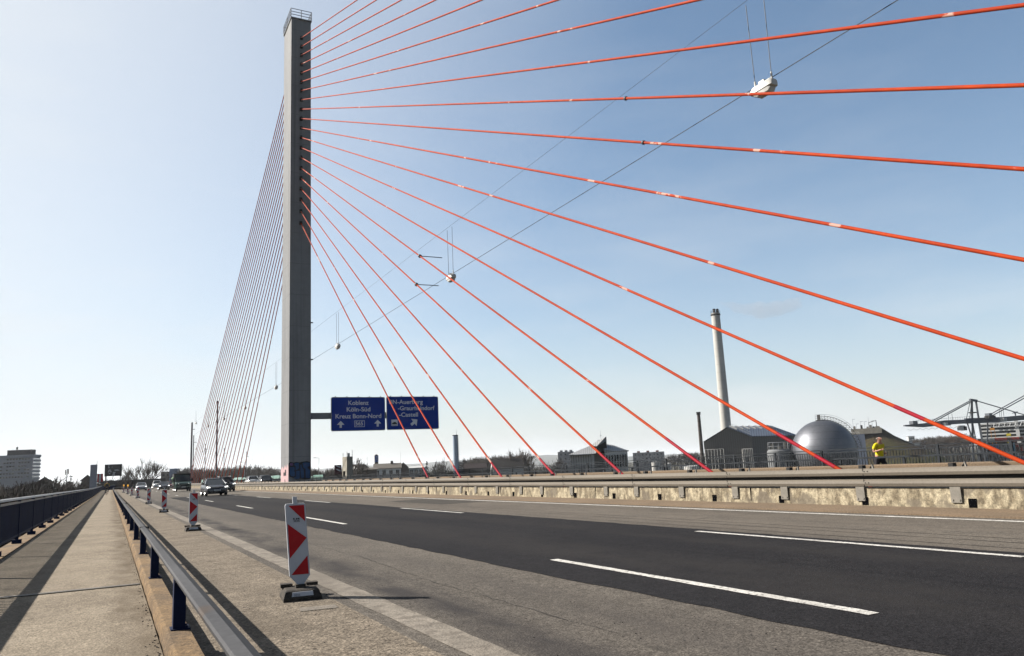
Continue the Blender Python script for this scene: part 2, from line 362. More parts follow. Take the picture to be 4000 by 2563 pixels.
m = MB(); m.prof([(13.4, -.2), (13.4, .03), (13.62, .05), (14.3, .092), (14.42, .10), (14.42, -.2)], -14, YE); struct('road_kerb', m, M['apron'])
m = MB(); m.prof([(14.42, -.3), (14.42, .06), (17.4, .06), (17.4, -.3)], -14, YE); struct('median_strip', m, M['apron'])
m = MB(); m.strip(17.4, 25.2, 0, -14, YE); struct('opposite_road', m, M['asphalt'])
m = MB(); m.prof([(25.2, -.3), (25.2, .05), (28.4, .05), (28.4, -1.6), (25.2, -1.6)], -14, YE); struct('opposite_walkway', m, M['walkway'])
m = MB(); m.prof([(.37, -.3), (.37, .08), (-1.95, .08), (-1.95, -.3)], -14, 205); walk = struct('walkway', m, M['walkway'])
m = MB(); m.prof([(-1.95, -1.7), (-1.95, .0), (-2.12, .0), (-2.12, -1.7)], -14, YE); struct('deck_edge', m, M['apron'])
m = MB(); m.prof([(-2.0, -.35), (28.3, -.35), (27, -2.6), (19, -3.4), (8, -3.4), (0, -2.6)], -14, YE); struct('bridge_deck', m, M['galv'])
# ragged concrete ledge that carries the guard rail
m = MB(); ys = []; y = -14.0
while y < 205: ys.append(y); y += .25 if y < 30 else 3
m.loft([[(.375 + R_.uniform(-.008, .008), y, zr(y) - .1), (.385 + R_.uniform(-.006, .006), y, zr(y) + .10), (.40 + R_.uniform(-.01, .01), y, zr(y) + .168), (.42, y, zr(y) + .176), (.565, y, zr(y) + .172), (.58, y, zr(y) + .15), (.585, y, zr(y) - .1)] for y in ys])
led = struct('kerb_ledge', m, M['ledge'], smooth=False)
# expansion joints across the walkway
for yj, wd in ((10.5, .07), (31, .05), (52, .06), (92, .08)):
    j = MB(); z = zr(yj) + .08
    if wd == .07:
        for q, (a, b, zz) in enumerate(((-.05, -.012, .008), (.014, .05, .008))): j.bx(-1.95, .355, yj + a, yj + b, z - .02, z + zz)
        jt = j.build('joint_profile', M['plate'], walk)
        j = MB(); j.bx(-1.95, .36, yj - .085, yj + .085, z - .02, z + .0035); j.build('joint_gap', M['dark'], walk)
        j = MB()
        for q in range(14): j.bx(-1.8 + q * .16, -1.74 + q * .16, yj - .006, yj + .010, z, z + .009)
        j.build('joint_bolt', M['steel_dark'], walk)
    else:
        ys = []; x = -1.95; rows = []
        while x < .36: rows.append([(x, yj + R_.uniform(-.015, .015) - wd / 2, z + .004), (x, yj + R_.uniform(-.015, .015) + wd / 2, z + .004)]); x += .12
        j.loft(rows, closed=False); j.build('crack', M['seam'], walk)
# crumbs along the crack at the ledge, grit on the shoulder: nobody could count them
m = MB()
for k in range(420):
    y = 2.5 + 30 * R_.random() ** 2; x = .33 + abs(R_.gauss(0, .035)) * -1 + .03; s = R_.uniform(.002, .008)
    m.box((x, y, zr(y) + .08 + s * .4), (s * R_.uniform(.7, 1.6), s * R_.uniform(.7, 1.6), s), R_.uniform(0, 3))
for k in range(520):
    y = 3.5 + 26 * R_.random() ** 1.6; x = R_.uniform(.62, 2.15) if k % 3 else R_.uniform(2.2, 4.2); s = R_.uniform(.002, .0075)
    m.box((x, y, zr(y) + s * .4), (s * R_.uniform(.7, 1.8), s * R_.uniform(.7, 1.6), s), R_.uniform(0, 3))
o = m.build('grit', M['steel_dark']); o['kind'] = 'stuff'

# ------------------------------------------------------------------ near guard rail
gr = thing('guard_rail', 'grey capped guard rail on navy posts beside the walkway', 'guard rail', (.5, 0, 0))
m = MB()
pr = [(.424, .578), (.418, .602), (.426, .614), (.480, .618), (.530, .588), (.533, .52), (.518, .52), (.515, .578), (.475, .60), (.436, .597), (.437, .578)]
ys = [-6, 0, 20, 60, 100, 150, 180, 190, 200, 212]; bend = {190: .15, 200: .9, 212: 2.6}
m.loft([[(x + bend.get(y, 0), y, z + zr(y)) for x, z in pr] for y in ys]); m.build('rail', M['rail_top'], gr, True)
m = MB(); m.bx(-.05, .035, -.055, .055, .15, .585)
for yy in (-.05, .05): m.tube((.043, yy, .18), (.043, yy, .198), .012, n=6)
m.bx(-.065, .07, -.075, .075, .165, .185)
post = m.build('post', M['blue'], gr)
for k in range(54):
    y = 6.5 - 3.62 * 2 + 3.62 * k
    if k == 0: post.location = (0, y, zr(y))
    else: share(post, gr, (0, y, zr(y)))
for y in (13.0, 31, 55):
    m = MB(); m.bx(.412, .538, y - .012, y + .012, zr(y) + .54, zr(y) + .622); m.build('rail_joint', M['steel_dark'], gr, True)

# ------------------------------------------------------------------ near left railing with infill bars
lr = thing('bridge_railing', 'navy blue bar railing along the outer edge of the near walkway', 'railing', (-1.78, 0, 0))
B = 3.62
m = MB(); n = 30
for k in range(n):
    y = (k + .5) * B / n; m.bx(-.013, .013, y - .026, y + .026, .2, .885)
m.bx(-.02, .02, 0.03, B - .03, .17, .21)
inf = m.build('infill_panel', M['blue'], lr)
m = MB(); m.bx(-.03, .03, -.035, .035, 0, 1.01); m.bx(-.09, .09, -.06, .06, .0, .10)
pst = m.build('post', M['blue'], lr)
for k in range(55):
    y = 20.5 - B * 6 + B * k
    if k == 0: inf.location = (0, y, zr(y) + .08); pst.location = (0, y, zr(y) + .08)
    else:
        share(inf, lr, (0, y, zr(y) + .08), 0, -.0024 if y < 98 else 0); share(pst, lr, (0, y, zr(y) + .08))
m = MB(); m.prof([(-1.84, 1.04), (-1.83, 1.075), (-1.80, 1.088), (-1.76, 1.088), (-1.73, 1.075), (-1.72, 1.04)], -3, 202); m.build('handrail', M['handrail'], lr, True)
m = MB(); m.prof([(-1.81, .96), (-1.81, .995), (-1.75, .995), (-1.75, .96)], -3, 202); m.build('rail', M['handrail'], lr, True)
m = MB(); m.prof([(-1.95, .08), (-1.95, .095), (-1.62, .095), (-1.62, .08)], -3, 202); struct('gutter_strip', m, M['ledge'])
# blue end screen across the far end of the walkway
m = MB(); t = thing('end_barrier', 'low navy barrier closing the far end of the walkway', 'barrier', (-.7, 206, zr(206)))
m.bx(-1.3, 1.6, 0, .08, .15, 1.15); m.build('panel', M['blue'], t)
m = MB(); m.bx(-1.35, 1.65, -.03, .11, 1.15, 1.21); m.build('handrail', M['handrail'], t)
m = MB()
for x in (-1.2, 0, 1.4): m.bx(x, x + .1, .081, .2, 0, 1.14)
m.build('post', M['steel_dark'], t)

# ------------------------------------------------------------------ median barrier
m = MB(); m.prof([(14.235, .0), (14.262, .455), (14.66, .455), (14.70, .0)], -8, 240)
cw = thing('concrete_barrier', 'patchy beige concrete wall under the median guard beams', 'wall', (14.5, 0, 0))
m.build('wall', M['wall'], cw, True)
hy = [9.11 + 2.33 * k for k in range(-3, 42)]
dm = MB(); dm.bx(-.004, .05, -.075, .075, .0, .165); dr = dm.build('drain_hole', M['dark'], cw, smooth=False)
for k, y in enumerate(hy):
    p = (14.238 - 14.5, y, zr(y) + .10)
    if k == 0: dr.location = p
    else: share(dr, cw, p)
dm = MB(); dm.bx(-.003, .03, -.012, .012, .0, .37); dj = dm.build('wall_joint', M['dark'], cw)
for k, y in enumerate([7.7 + 7.07 * i for i in range(-2, 16)]):
    p = (14.246 - 14.5, y, zr(y) + .08)
    if k == 0: dj.location = p
    else: share(dj, cw, p)
cb = thing('crash_barrier', 'double brown-grey steel guard beams along the median', 'crash barrier', (14.4, 0, 0))
def beam_prof(z0, z1, x=14.2):
    h = z1 - z0
    return [(x + .10, z0), (x + .005, z0 + .012), (x - .012, z0 + h * .45), (x, z1 - .03), (x + .045, z1), (x + .16, z1), (x + .16, z1 - .02), (x + .06, z1 - .02), (x + .03, z1 - .05), (x + .02, z0 + .03), (x + .10, z0 + .015)]
for z0, z1 in ((.70, .855), (.478, .632)):
    m = MB(); m.prof(beam_prof(z0, z1), -8, 240); m.build('guard_beam', M['beam'], cb, True)
m = MB(); m.prof([(14.30, .60), (14.30, .72), (14.34, .72), (14.34, .60)], -8, 240); m.build('back_rail', M['steel_dark'], cb, True)
m = MB(); m.bx(-.012, .012, -.105, .105, .185, .485)
for yy in (-.07, .07): m.bx(-.024, -.011, yy - .014, yy + .014, .22, .248)
pl = m.build('cover_plate', M['plate'], cb)
py = []; y = 9.4
while y < 180: py.append(y); y += 2.12 if len(py) % 3 else 1.65
py = [7.3, 5.2] + py
for k, y in enumerate(py[:86]):
    p = (14.228 - 14.4, y, zr(y))
    if k == 0: pl.location = p
    else: share(pl, cb, p)
m = MB(); m.bx(-.007, .006, -.004, .004, .70, .858); m.bx(-.007, .006, -.004, .004, .478, .634); jn = m.build('beam_joint', M['steel_dark'], cb)
m = MB()
for dy in (-.12, -.04):
    for z in (.79, .555): m.bx(-.018, -.006, dy - .010, dy + .010, z, z + .018)
bo = m.build('bolt', M['steel_dark'], cb)
for k in range(42):
    y = 11.38 + 4.14 * (k - 2); p = (14.2 - 14.4, y, zr(y))
    if k == 0: jn.location = p; bo.location = p
    else: share(jn, cb, p); share(bo, cb, p)
m = MB(); m.bx(-.06, .06, -.05, .05, .42, .92)
bk = m.build('post', M['steel_dark'], cb)
m = MB(); m.path([(.06, .06, .78), (.02, -.08, .93), (-.03, -.14, .80)], .028, 4); st = m.build('strut', M['plate'], cb)
for k, y in enumerate(py[:60]):
    p = (15.0 - 14.4, y + .5, zr(y) - .01); q = (15.0 - 14.4, y + .33, zr(y) - .02)
    if k == 0: bk.location = p; st.location = q
    else: share(bk, cb, p); share(st, cb, q)
fb = thing('crash_barrier', 'tan beam on the far side of the median, seen over the double beams', 'crash barrier', (17.2, 0, 0))
m = MB(); m.prof([(17.1, .45), (17.1, .84), (17.14, .87), (17.3, .87), (17.3, .45)], -8, 130); m.build('guard_beam', M['ledge'] if False else M['apron'], fb, True)
m = MB(); m.bx(.0, .1, -.06, .06, .0, .5); q = m.build('post', M['steel_dark'], fb)
for k in range(56):
    y = -7 + 2.4 * k
    if k == 0: q.location = (0, y, zr(y) + .05)
    else: share(q, fb, (0, y, zr(y) + .05))

# ------------------------------------------------------------------ far side guard rail and railing
def zf(y):                                        # height of the far railing's top edge
    pts = [(-20, 1.34), (16, 1.31), (22, 1.29), (54, 1.11), (108, .93), (250, .80), (400, .7)]
    for (a, za), (b, zb) in zip(pts, pts[1:]):
        if y <= b: return za + (zb - za) * (y - a) / (b - a)
    return .7
def far_strip(m, x0, x1, t0, t1, y0, y1):
    ys = [y0] + [y for y in (16, 22, 54, 80, 108, 180, 250) if y0 < y < y1] + [y1]
    m.loft([[(x0, y, zf(y) + t0), (x1, y, zf(y) + t0), (x1, y, zf(y) + t1), (x0, y, zf(y) + t1)] for y in ys])
fr = thing('bridge_railing', 'grey bar railing on the far walkway across the bridge', 'railing', (28, 0, 0))
m = MB(); far_strip(m, 27.97, 28.05, -.035, 0, -8, 260); m.build('handrail', M['rail_steel'], fr, True)
m = MB(); far_strip(m, 27.98, 28.02, -.155, -.12, -8, 260); m.build('rail', M['rail_steel'], fr, True)
m = MB(); far_strip(m, 27.98, 28.02, -1.28, -1.25, -8, 260); m.build('bottom_rail', M['rail_steel'], fr, True)
m = MB(); n = 20
for k in range(1, n): y = 2.74 * k / n; m.bx(-.011, .011, y - .012, y + .012, -1.25, -.155)
inf = m.build('infill_panel', M['rail_steel'], fr)
m = MB(); m.bx(-.035, .035, -.05, .05, -1.4, -.03); pst = m.build('post', M['rail_steel'], fr)
for k in range(90):
    y = 16.23 - 2.74 * 8 + 2.74 * k; tilt = math.atan((zf(y + 2.74) - zf(y)) / 2.74)
    if k == 0: inf.location = (0, y, zf(y)); inf.rotation_euler = (tilt, 0, 0); pst.location = (0, y, zf(y))
    else: share(inf, fr, (0, y, zf(y)), 0, tilt); share(pst, fr, (0, y, zf(y)))
fg = thing('guard_rail', 'thin grey guard rail on short posts in front of the far walkway', 'guard rail', (25.5, 0, 0))
m = MB(); far_strip(m, 25.44, 25.56, -.42, -.36, -8, 200); m.build('rail', M['rail_steel'], fg, True)
m = MB(); m.bx(-.03, .03, -.05, .05, -1.4, -.40); pst = m.build('post', M['rail_steel'], fg)
for k in range(75):
    y = 15.86 - 2.77 * 8 + 2.77 * k
    if k == 0: pst.location = (0, y, zf(y))
    else: share(pst, fg, (0, y, zf(y)))

# ------------------------------------------------------------------ pylon
PX0, PX1, PY0, PY1 = 14.57, 16.62, 73.6, 77.35
PZ0, PZ1 = -.3, 47.55
pyl = thing('cable_tower', 'tall grey steel pylon rising from the median, sunlit on its left face', 'bridge tower', (15.6, 75.5, zr(75)))
m = MB(); xm = 15.72
def ring(z, k=1.0):
    c = 15.6; a, b = c + (PX0 - c) * k, c + (PX1 - c) * k
    return [(a, PY0, z), (xm - .22, PY0 + .10, z), (xm + .22, PY0 + .10, z), (b, PY0, z), (b, PY1, z), (a, PY1, z)]
m.loft([ring(PZ0), ring(20, .985), ring(PZ1, .96)]); m.build('shaft', M['pylon'], pyl, True)
m = MB()
for z0, z1 in ((PZ1, PZ1 + .12),): m.bx(PX0 - .05, PX1 + .05, PY0 - .06, PY1 + .06, z0, z1)
m.build('cap', M['pylon'], pyl, True)
m = MB(); cs = [(PX0 - .02, PY0 - .03), (PX1 + .02, PY0 - .03), (PX1 + .02, PY1 + .03), (PX0 - .02, PY1 + .03)]
for a, b in zip(cs, cs[1:] + cs[:1]):
    for h in (.3, .62, .95): m.tube((*a, PZ1 + .12 + h), (*b, PZ1 + .12 + h), .035, n=5)
    for t in (0, .5):
        x, y = a[0] + (b[0] - a[0]) * t, a[1] + (b[1] - a[1]) * t; m.tube((x, y, PZ1 + .1), (x, y, PZ1 + 1.07), .035, n=5)
m.build('top_railing', M['wire'], pyl, True)
# cables: pixel pairs measured on the near fan
A_ = [(1181,146),(1180,181),(1179.5,214.5),(1179,250),(1178,285),(1178,319),(1177,354),(1177,390),(1176.5,427),(1176.5,463.5),(1176,500),(1176,537),(1175,576),(1174,614),(1174,655),(1174,694),(1174,735),(1173,776),(1172,820),(1172,865)]
XC = 15.62
anchors = [-41.6 + 4.36 * k for k in range(20)]
B_ = [(1395,0),(1470,0),(1568,0),(1701,0),(1881,0),(2177,0),(2725,0),(4000,20),(4000,333),(4000,661),(4000,1015),(4000,1402),(4000,1808),(3288,1840),(2788,1851),(2438,1859),(2172,1864),(1964,1869),(1803,1872),(1676,1873)]
sock = MB(); sock.bx(-.13, .13, -.12, .1, -.2, .16); sock.path([(0, -.06, 0), (0, -.34, .02)], .085, 8)
sk = None
for i in range(20):
    P = atX(A_[i][0], A_[i][1], XC); Q = atX(B_[i][0], B_[i][1], XC)
    d = (P - Q); top = Q + d * ((PY0 + .05 - Q.y) / d.y); zb = .15
    bot = Q + d * ((zb - Q.z) / d.z)
    t = thing('stay_cable', 'orange stay cable fanning right of the pylon, %s from the top' % ORD[i], 'cable', bot, 0, 'orange stay cables right of the pylon')
    L = (top - bot).length; dv = (top - bot) / L
    m = MB(); m.path([bot + dv * (L * k / 12) for k in range(13)], .0445, 12); m.build('cable', M['orange'], t, True, True)
    sl_ = {12: [((3495, 1590), (3612, 1641))], 13: [((3035, 1699), (3125, 1749)), ((3185, 1782), (3262, 1826))], 14: [((2600, 1717), (2780, 1846))]}.get(i, [])
    if i > 14: a = bot + dv * (L * .045); sl_ = [(a, bot)]
    for a, b in sl_:
        if isinstance(a, tuple):
            a, b = [bot + dv * ((atX(*q, XC) - bot).dot(dv)) for q in (a, b)]
        m = MB(); m.tube(a, b, .0475, n=12); m.build('crimson_sleeve', M['crimson'], t, True, True)
    if i in (8, 9):
        px = {8: (2447, 370), 9: (2516, 544)}[i]; c = atX(*px, XC); c = bot + dv * (c - bot).dot(dv); m = MB()
        m.tube(c - dv * .035, c + dv * .035, .075, n=12); m.build('clamp', M['wire'], t, True)
    if i in (14, 15):
        c = atX(*{14: (1640, 1002), 15: (1626, 1117)}[i], XC); c = bot + dv * (c - bot).dot(dv); m = MB()
        m.tube(c - dv * .06, c + dv * .06, .11, n=8); m.tube(c, c + Vector((1.4, 0, .02)), .025, n=5); m.build('wire_bracket', M['wire'], t, True)
    if sk is None: sk = sock.build('cable_socket', M['steel_dark'], pyl, loc=Vector((top.x, PY0 + .08, top.z)) - Vector(pyl.location))
    else: share(sk, pyl, Vector((top.x, PY0 + .08, top.z)) - Vector(pyl.location))
    # mirrored cable on the far side
    ym = PY0 + PY1; tb = Vector((XC, ym - bot.y, zb - .2)); tt = Vector((XC, ym - top.y, top.z)); L = (tt - tb).length; dv = (tt - tb) / L
    t = thing('stay_cable', 'dark backlit stay cable sloping down left of the pylon, %s from the left' % ORD[i], 'cable', tb, 0, 'backlit stay cables left of the pylon')
    m = MB(); m.path([tb + dv * (L * k / 8) for k in range(9)], .047, 8); m.build('cable', M['orange'], t, True, True)
# graffiti on the foot of the pylon
def gp(px, py): return atY(px, py, PY0 - .012)
def dec(pts, name, mm, dy=0.0, px0=1060, py0=1750, sc=10.265):
    m = MB(); f = []
    for x, y in pts:
        p = atY(px0 + x / sc, py0 + y / sc, PY0 - .012 - dy); f.append(p)
    n = len(f); m.loft([f, [p + Vector((0, .006, 0)) for p in f]]); return m.build(name, mm, pyl, True)
dec([(690, 620), (760, 560), (900, 590), (1000, 560), (1130, 580), (1250, 550), (1420, 530), (1560, 560), (1575, 800), (1580, 1240), (1350, 1260), (1180, 1240), (1000, 1270), (880, 1200), (720, 1150), (690, 900)], 'graffiti', M['graffiti_black'])
for pts, mm in [
    ([(745, 620), (800, 600), (870, 620), (880, 690), (820, 720), (740, 700)], 'graffiti_violet'),
    ([(760, 770), (910, 760), (935, 800), (930, 900), (880, 930), (945, 950), (950, 1110), (900, 1140), (790, 1130), (745, 1040), (745, 860)], 'graffiti_blue'),
    ([(925, 620), (1000, 600), (1110, 600), (1115, 840), (1080, 820), (1040, 870), (975, 890), (975, 720), (920, 690)], 'graffiti_blue'),
    ([(1000, 920), (1130, 910), (1140, 1200), (1080, 1245), (920, 1230), (910, 1180), (990, 1160)], 'graffiti_blue'),
    ([(1160, 680), (1210, 660), (1230, 790), (1300, 860), (1315, 1180), (1260, 1205), (1190, 1190), (1170, 880)], 'graffiti_blue'),
    ([(1250, 600), (1380, 580), (1540, 590), (1530, 730), (1430, 760), (1500, 850), (1540, 900), (1535, 1200), (1380, 1200), (1370, 850), (1280, 780)], 'graffiti_blue'),
    ([(1310, 640), (1370, 620), (1390, 680), (1340, 720)], 'graffiti_violet')]: dec(pts, 'graffiti', M[mm], .008)
m = MB(); xg = PX0 - .01
gz = [(PY0 + .1, .3), (PY0 + .1, 2.2), (PY0 + .6, 2.5), (PY0 + 1.1, 2.1), (PY0 + 1.7, 2.4), (PY0 + 2.3, 2.05), (PY0 + 3, 2.3), (PY0 + 3.6, 2.0), (PY0 + 3.6, .3)]
m.loft([[(xg, y, z + zr(75)) for y, z in gz], [(xg + .02, y, z + zr(75)) for y, z in gz]]); m.build('graffiti', M['graffiti_pink'], pyl, True)
m = MB(); m.bx(xg - .012, xg, PY0 + 1.1, PY0 + 2.3, 1.25, 1.55); m.bx(xg - .012, xg, PY0 + 1.1, PY0 + 1.6, 1.5, 1.8); m.bx(xg - .012, xg, PY0 + 1.5, PY0 + 1.75, .4, .9); m.build('graffiti', M['graffiti_black'], pyl, True)
m = MB(); m.bx(PX1 - .1, 29.2, 73.95, 74.2, 5.18 + CAMZ, 5.78 + CAMZ); m.build('sign_arm', M['pylon'], pyl, True)
m = MB(); m.box((PX1 + .35, 75.85, 11.2 + CAMZ), (.7, .1, .1)); m.box((PX1 + .35, 75.85, 14.9 + CAMZ), (.7, .1, .1)); m.build('wire_bracket', M['steel_dark'], pyl, True)

# ------------------------------------------------------------------ direction signs
YS = 73.62
def sign(label, xl, xr, zb, zt):
    t = thing('direction_sign', label, 'road sign', (xl, YS, zb), 0, 'blue motorway signs on the pylon arm')
    W_, H_ = xr - xl, zt - zb
    m = MB(); r = .16; n = 5; pts = []
    for cx, cz, a0 in ((W_ - r, r, -90), (W_ - r, H_ - r, 0), (r, H_ - r, 90), (r, r, 180)):
        for k in range(n + 1): a = rad(a0 + 90 * k / n); pts.append((cx + r * math.cos(a), cz + r * math.sin(a)))
    m.loft([[(x, 0, z) for x, z in pts], [(x, .12, z) for x, z in pts]]); m.build('border', M['galv'], t)
    c = (W_ / 2, H_ / 2); k = .985; m = MB()
    m.loft([[(c[0] + (x - c[0]) * (1 - .11 / W_), -.006, c[1] + (z - c[1]) * (1 - .11 / H_)) for x, z in pts], [(c[0] + (x - c[0]) * (1 - .11 / W_), .01, c[1] + (z - c[1]) * (1 - .11 / H_)) for x, z in pts]])
    m.build('panel', M['signblue'], t)
    m = MB()
    for q in range(5): m.bx(W_ * (.08 + .21 * q) - .04, W_ * (.08 + .21 * q) + .04, .02, .1, H_, H_ + .08)
    m.build('clip', M['steel_dark'], t)
    return t
def arrow(t, cx, cz, s, ang=0.0):
    m = MB(); P = [(-.16, -.5), (.16, -.5), (.16, -.06), (.55, -.06), (0, .5), (-.55, -.06), (-.16, -.06)]
    P = [(cx + s * (x * math.cos(ang) + z * math.sin(ang)), cz + s * (-x * math.sin(ang) + z * math.cos(ang))) for x, z in P]
    m.loft([[(x, -.016, z) for x, z in P], [(x, -.004, z) for x, z in P]]); m.build('arrow', M['signwhite'], t)
k = YS / 70.0; C_ = CAMZ
t = sign('blue direction sign reading Koblenz, with two upward arrows', 17.63 * k, 22.74 * k, 3.78 * k + C_, 6.9 * k + C_)
W1 = 5.11 * k; y_ = -.012
u = 1 / 1015 * W1; zz = lambda y: (748 - y) / 650 * 3.12 * k
for s_, wd, bl in (('Koblenz', 382, 250), ('Köln-Süd', 445, 376), ('Kreuz Bonn-Nord', 860, 506)): text('lettering', s_, .41, wd * u, (W1 / 2, y_, zz(bl)), t, M['signwhite'])
arrow(t, (378 - 205) * u, zz(620), .66); arrow(t, (1072 - 205) * u, zz(608), .66)
text('lettering', '565', .36, 140 * u, (W1 / 2 + .05, y_, zz(645)), t, M['signwhite'])
m = MB(); a, b, c, d = (632 - 205) * u, (825 - 205) * u, zz(675), zz(552); e = .045
for x0, x1, z0, z1 in ((a, b, c, c + e), (a, b, d - e, d), (a, a + e, c + e, d - e), (b - e, b, c + e, d - e)): m.bx(x0, x1, -.016, -.004, z0, z1)
m.build('road_number_frame', M['signwhite'], t)
t = sign('blue direction sign reading BN-Auerberg, with a ferry symbol and slanted arrow', 22.87 * k, 28.13 * k, 3.8 * k + C_, 6.95 * k + C_)
W2 = 5.26 * k; u = W2 / 970; X0 = 1250; zz = lambda y: (728 - y) / 633 * 3.15 * k
for s_, xa, xb, bl in (('BN-Auerberg', 1300, 1925, 238), ('-Graurheindorf', 1458, 2145, 358), ('-Castell', 1478, 1828, 482)): text('lettering', s_, .41, (xb - xa) * u, ((xa - X0) * u, y_, zz(bl)), t, M['signwhite'], 'l')
arrow(t, (1755 - X0) * u, zz(590), .86, rad(52))
m = MB(); x0, x1 = (1335 - X0) * u, (1450 - X0) * u; m.bx(x0, x1, -.016, -.004, zz(655), zz(535)); m.build('ferry_symbol_field', M['signwhite'], t)
m = MB(); fx = lambda x: (x - X0) * u
for P in ([(1342, 600), (1440, 596), (1432, 622), (1350, 622)], [(1365, 600), (1372, 582), (1412, 580), (1420, 600)]):
    m.loft([[(fx(x), -.022, zz(y)) for x, y in P], [(fx(x), -.014, zz(y)) for x, y in P]])
for yy in (632, 643): m.bx(fx(1345), fx(1440), -.022, -.014, zz(yy + 4), zz(yy))
m.build('ferry_symbol', M['black'], t)

# ------------------------------------------------------------------ suspended lamps and their wires
XL = 17.0; ZW, ZT = 10.95 + CAMZ, 13.9 + CAMZ
def suspended_lamp(label):
    t = thing('suspended_lamp', label, 'lamp', (0, 0, 0), 0, 'lamps strung over the bridge')
    m = MB()
    def rr(y, w, zb, zt): return [(-w * .7, y, zb), (-w, y, zb + .1 * (zt - zb)), (-w * .92, y, zt - .05), (-w * .6, y, zt), (w * .6, y, zt), (w * .92, y, zt - .05), (w, y, zb + .1 * (zt - zb)), (w * .7, y, zb)]
    m.loft([rr(-.44, .13, -.08, .10), rr(-.38, .17, -.10, .15), rr(.3, .17, -.10, .15), rr(.42, .13, -.08, .10)]); m.build('housing', M['white'], t, smooth=True)
    m = MB()
    def lo(y, w, d): return [(-w, y, -.103), (-w * .85, y, -.103 - d * .7), (-w * .4, y, -.103 - d), (w * .4, y, -.103 - d), (w * .85, y, -.103 - d * .7), (w, y, -.103)]
    m.loft([lo(-.36, .13, .04), lo(-.28, .155, .15), lo(.15, .155, .15), lo(.3, .13, .05)]); m.build('bowl', M['white'], t, smooth=True)
    m = MB(); m.bx(-.06, .06, -.1, .12, .152, .25); m.build('ballast_box', M['white'], t)
    m = MB()
    for yy in (-.36, .30): m.tube((0, yy, .13), (0, yy, .36), .03, n=8)
    m.build('insulator', M['white'], t)
    m = MB()
    for yy in (-.36, .30): m.tube((0, yy, .35), (0, yy * 1.1, ZT - ZW), .012, n=5)
    m.build('hanger', M['wire'], t)
    return t
lamp0 = None
lampY = [15.0, 39.8, 65.2, 93.5, 117.5, 141.5, 166]
lampL = ['white lamp hanging behind the orange cables, largest and nearest', 'white lamp hanging right of the pylon in mid fan', 'white lamp hanging just right of the pylon shaft', 'small lamp hanging just left of the pylon edge', 'small lamp among the backlit cables, nearest the pylon', 'tiny lamp in the middle of the backlit cables', 'tiny lamp low among the leftmost backlit cables']
zo = [0, 0, 0, -.45, -.8, -.65, -.3]
for i, y in enumerate(lampY):
    p = (XL, y + (.45 if i == 0 else 0), ZW - .13 + zo[i])
    if lamp0 is None: lamp0 = suspended_lamp(lampL[0]); lamp0.location = p
    else: dup(lamp0, p, 0, lampL[i])
for i, (px, py, d) in enumerate([(765,1653,190),(765,1753,215),(790,1764,240),(821,1773,270),(858,1780,300),(898,1786,330),(942,1791,360),(985,1796,395),(1029,1801,430),(1067,1804,465)]):
    dup(lamp0, at(px, py, d), 0.2, ('tiny lamp just right of the twin masts' if i == 0 else 'tiny far lamp in the curve beyond the pylon, %s from the left' % ORD[i - 1]))
for nm, z, y1, r, lb in (('suspension_wire', ZT, 195, .007, 'thin upper carrying wire above the hanging lamps'), ('suspension_wire', ZW + .05, 195, .014, 'thin lower wire running through the hanging lamps')):
    m = MB(); pts = []
    ys = [-12, 3] + [y + q for y in lampY for q in (-9, 0, 9)] + [195]
    for y in ys:
        s_ = 0.0
        if y > 75: s_ = -.5
        pts.append((XL, y, z + s_))
    m.path(pts, r, 5); tag(m.build(nm, M['wire']), lb, 'wire', 'wires carrying the hanging lamps')

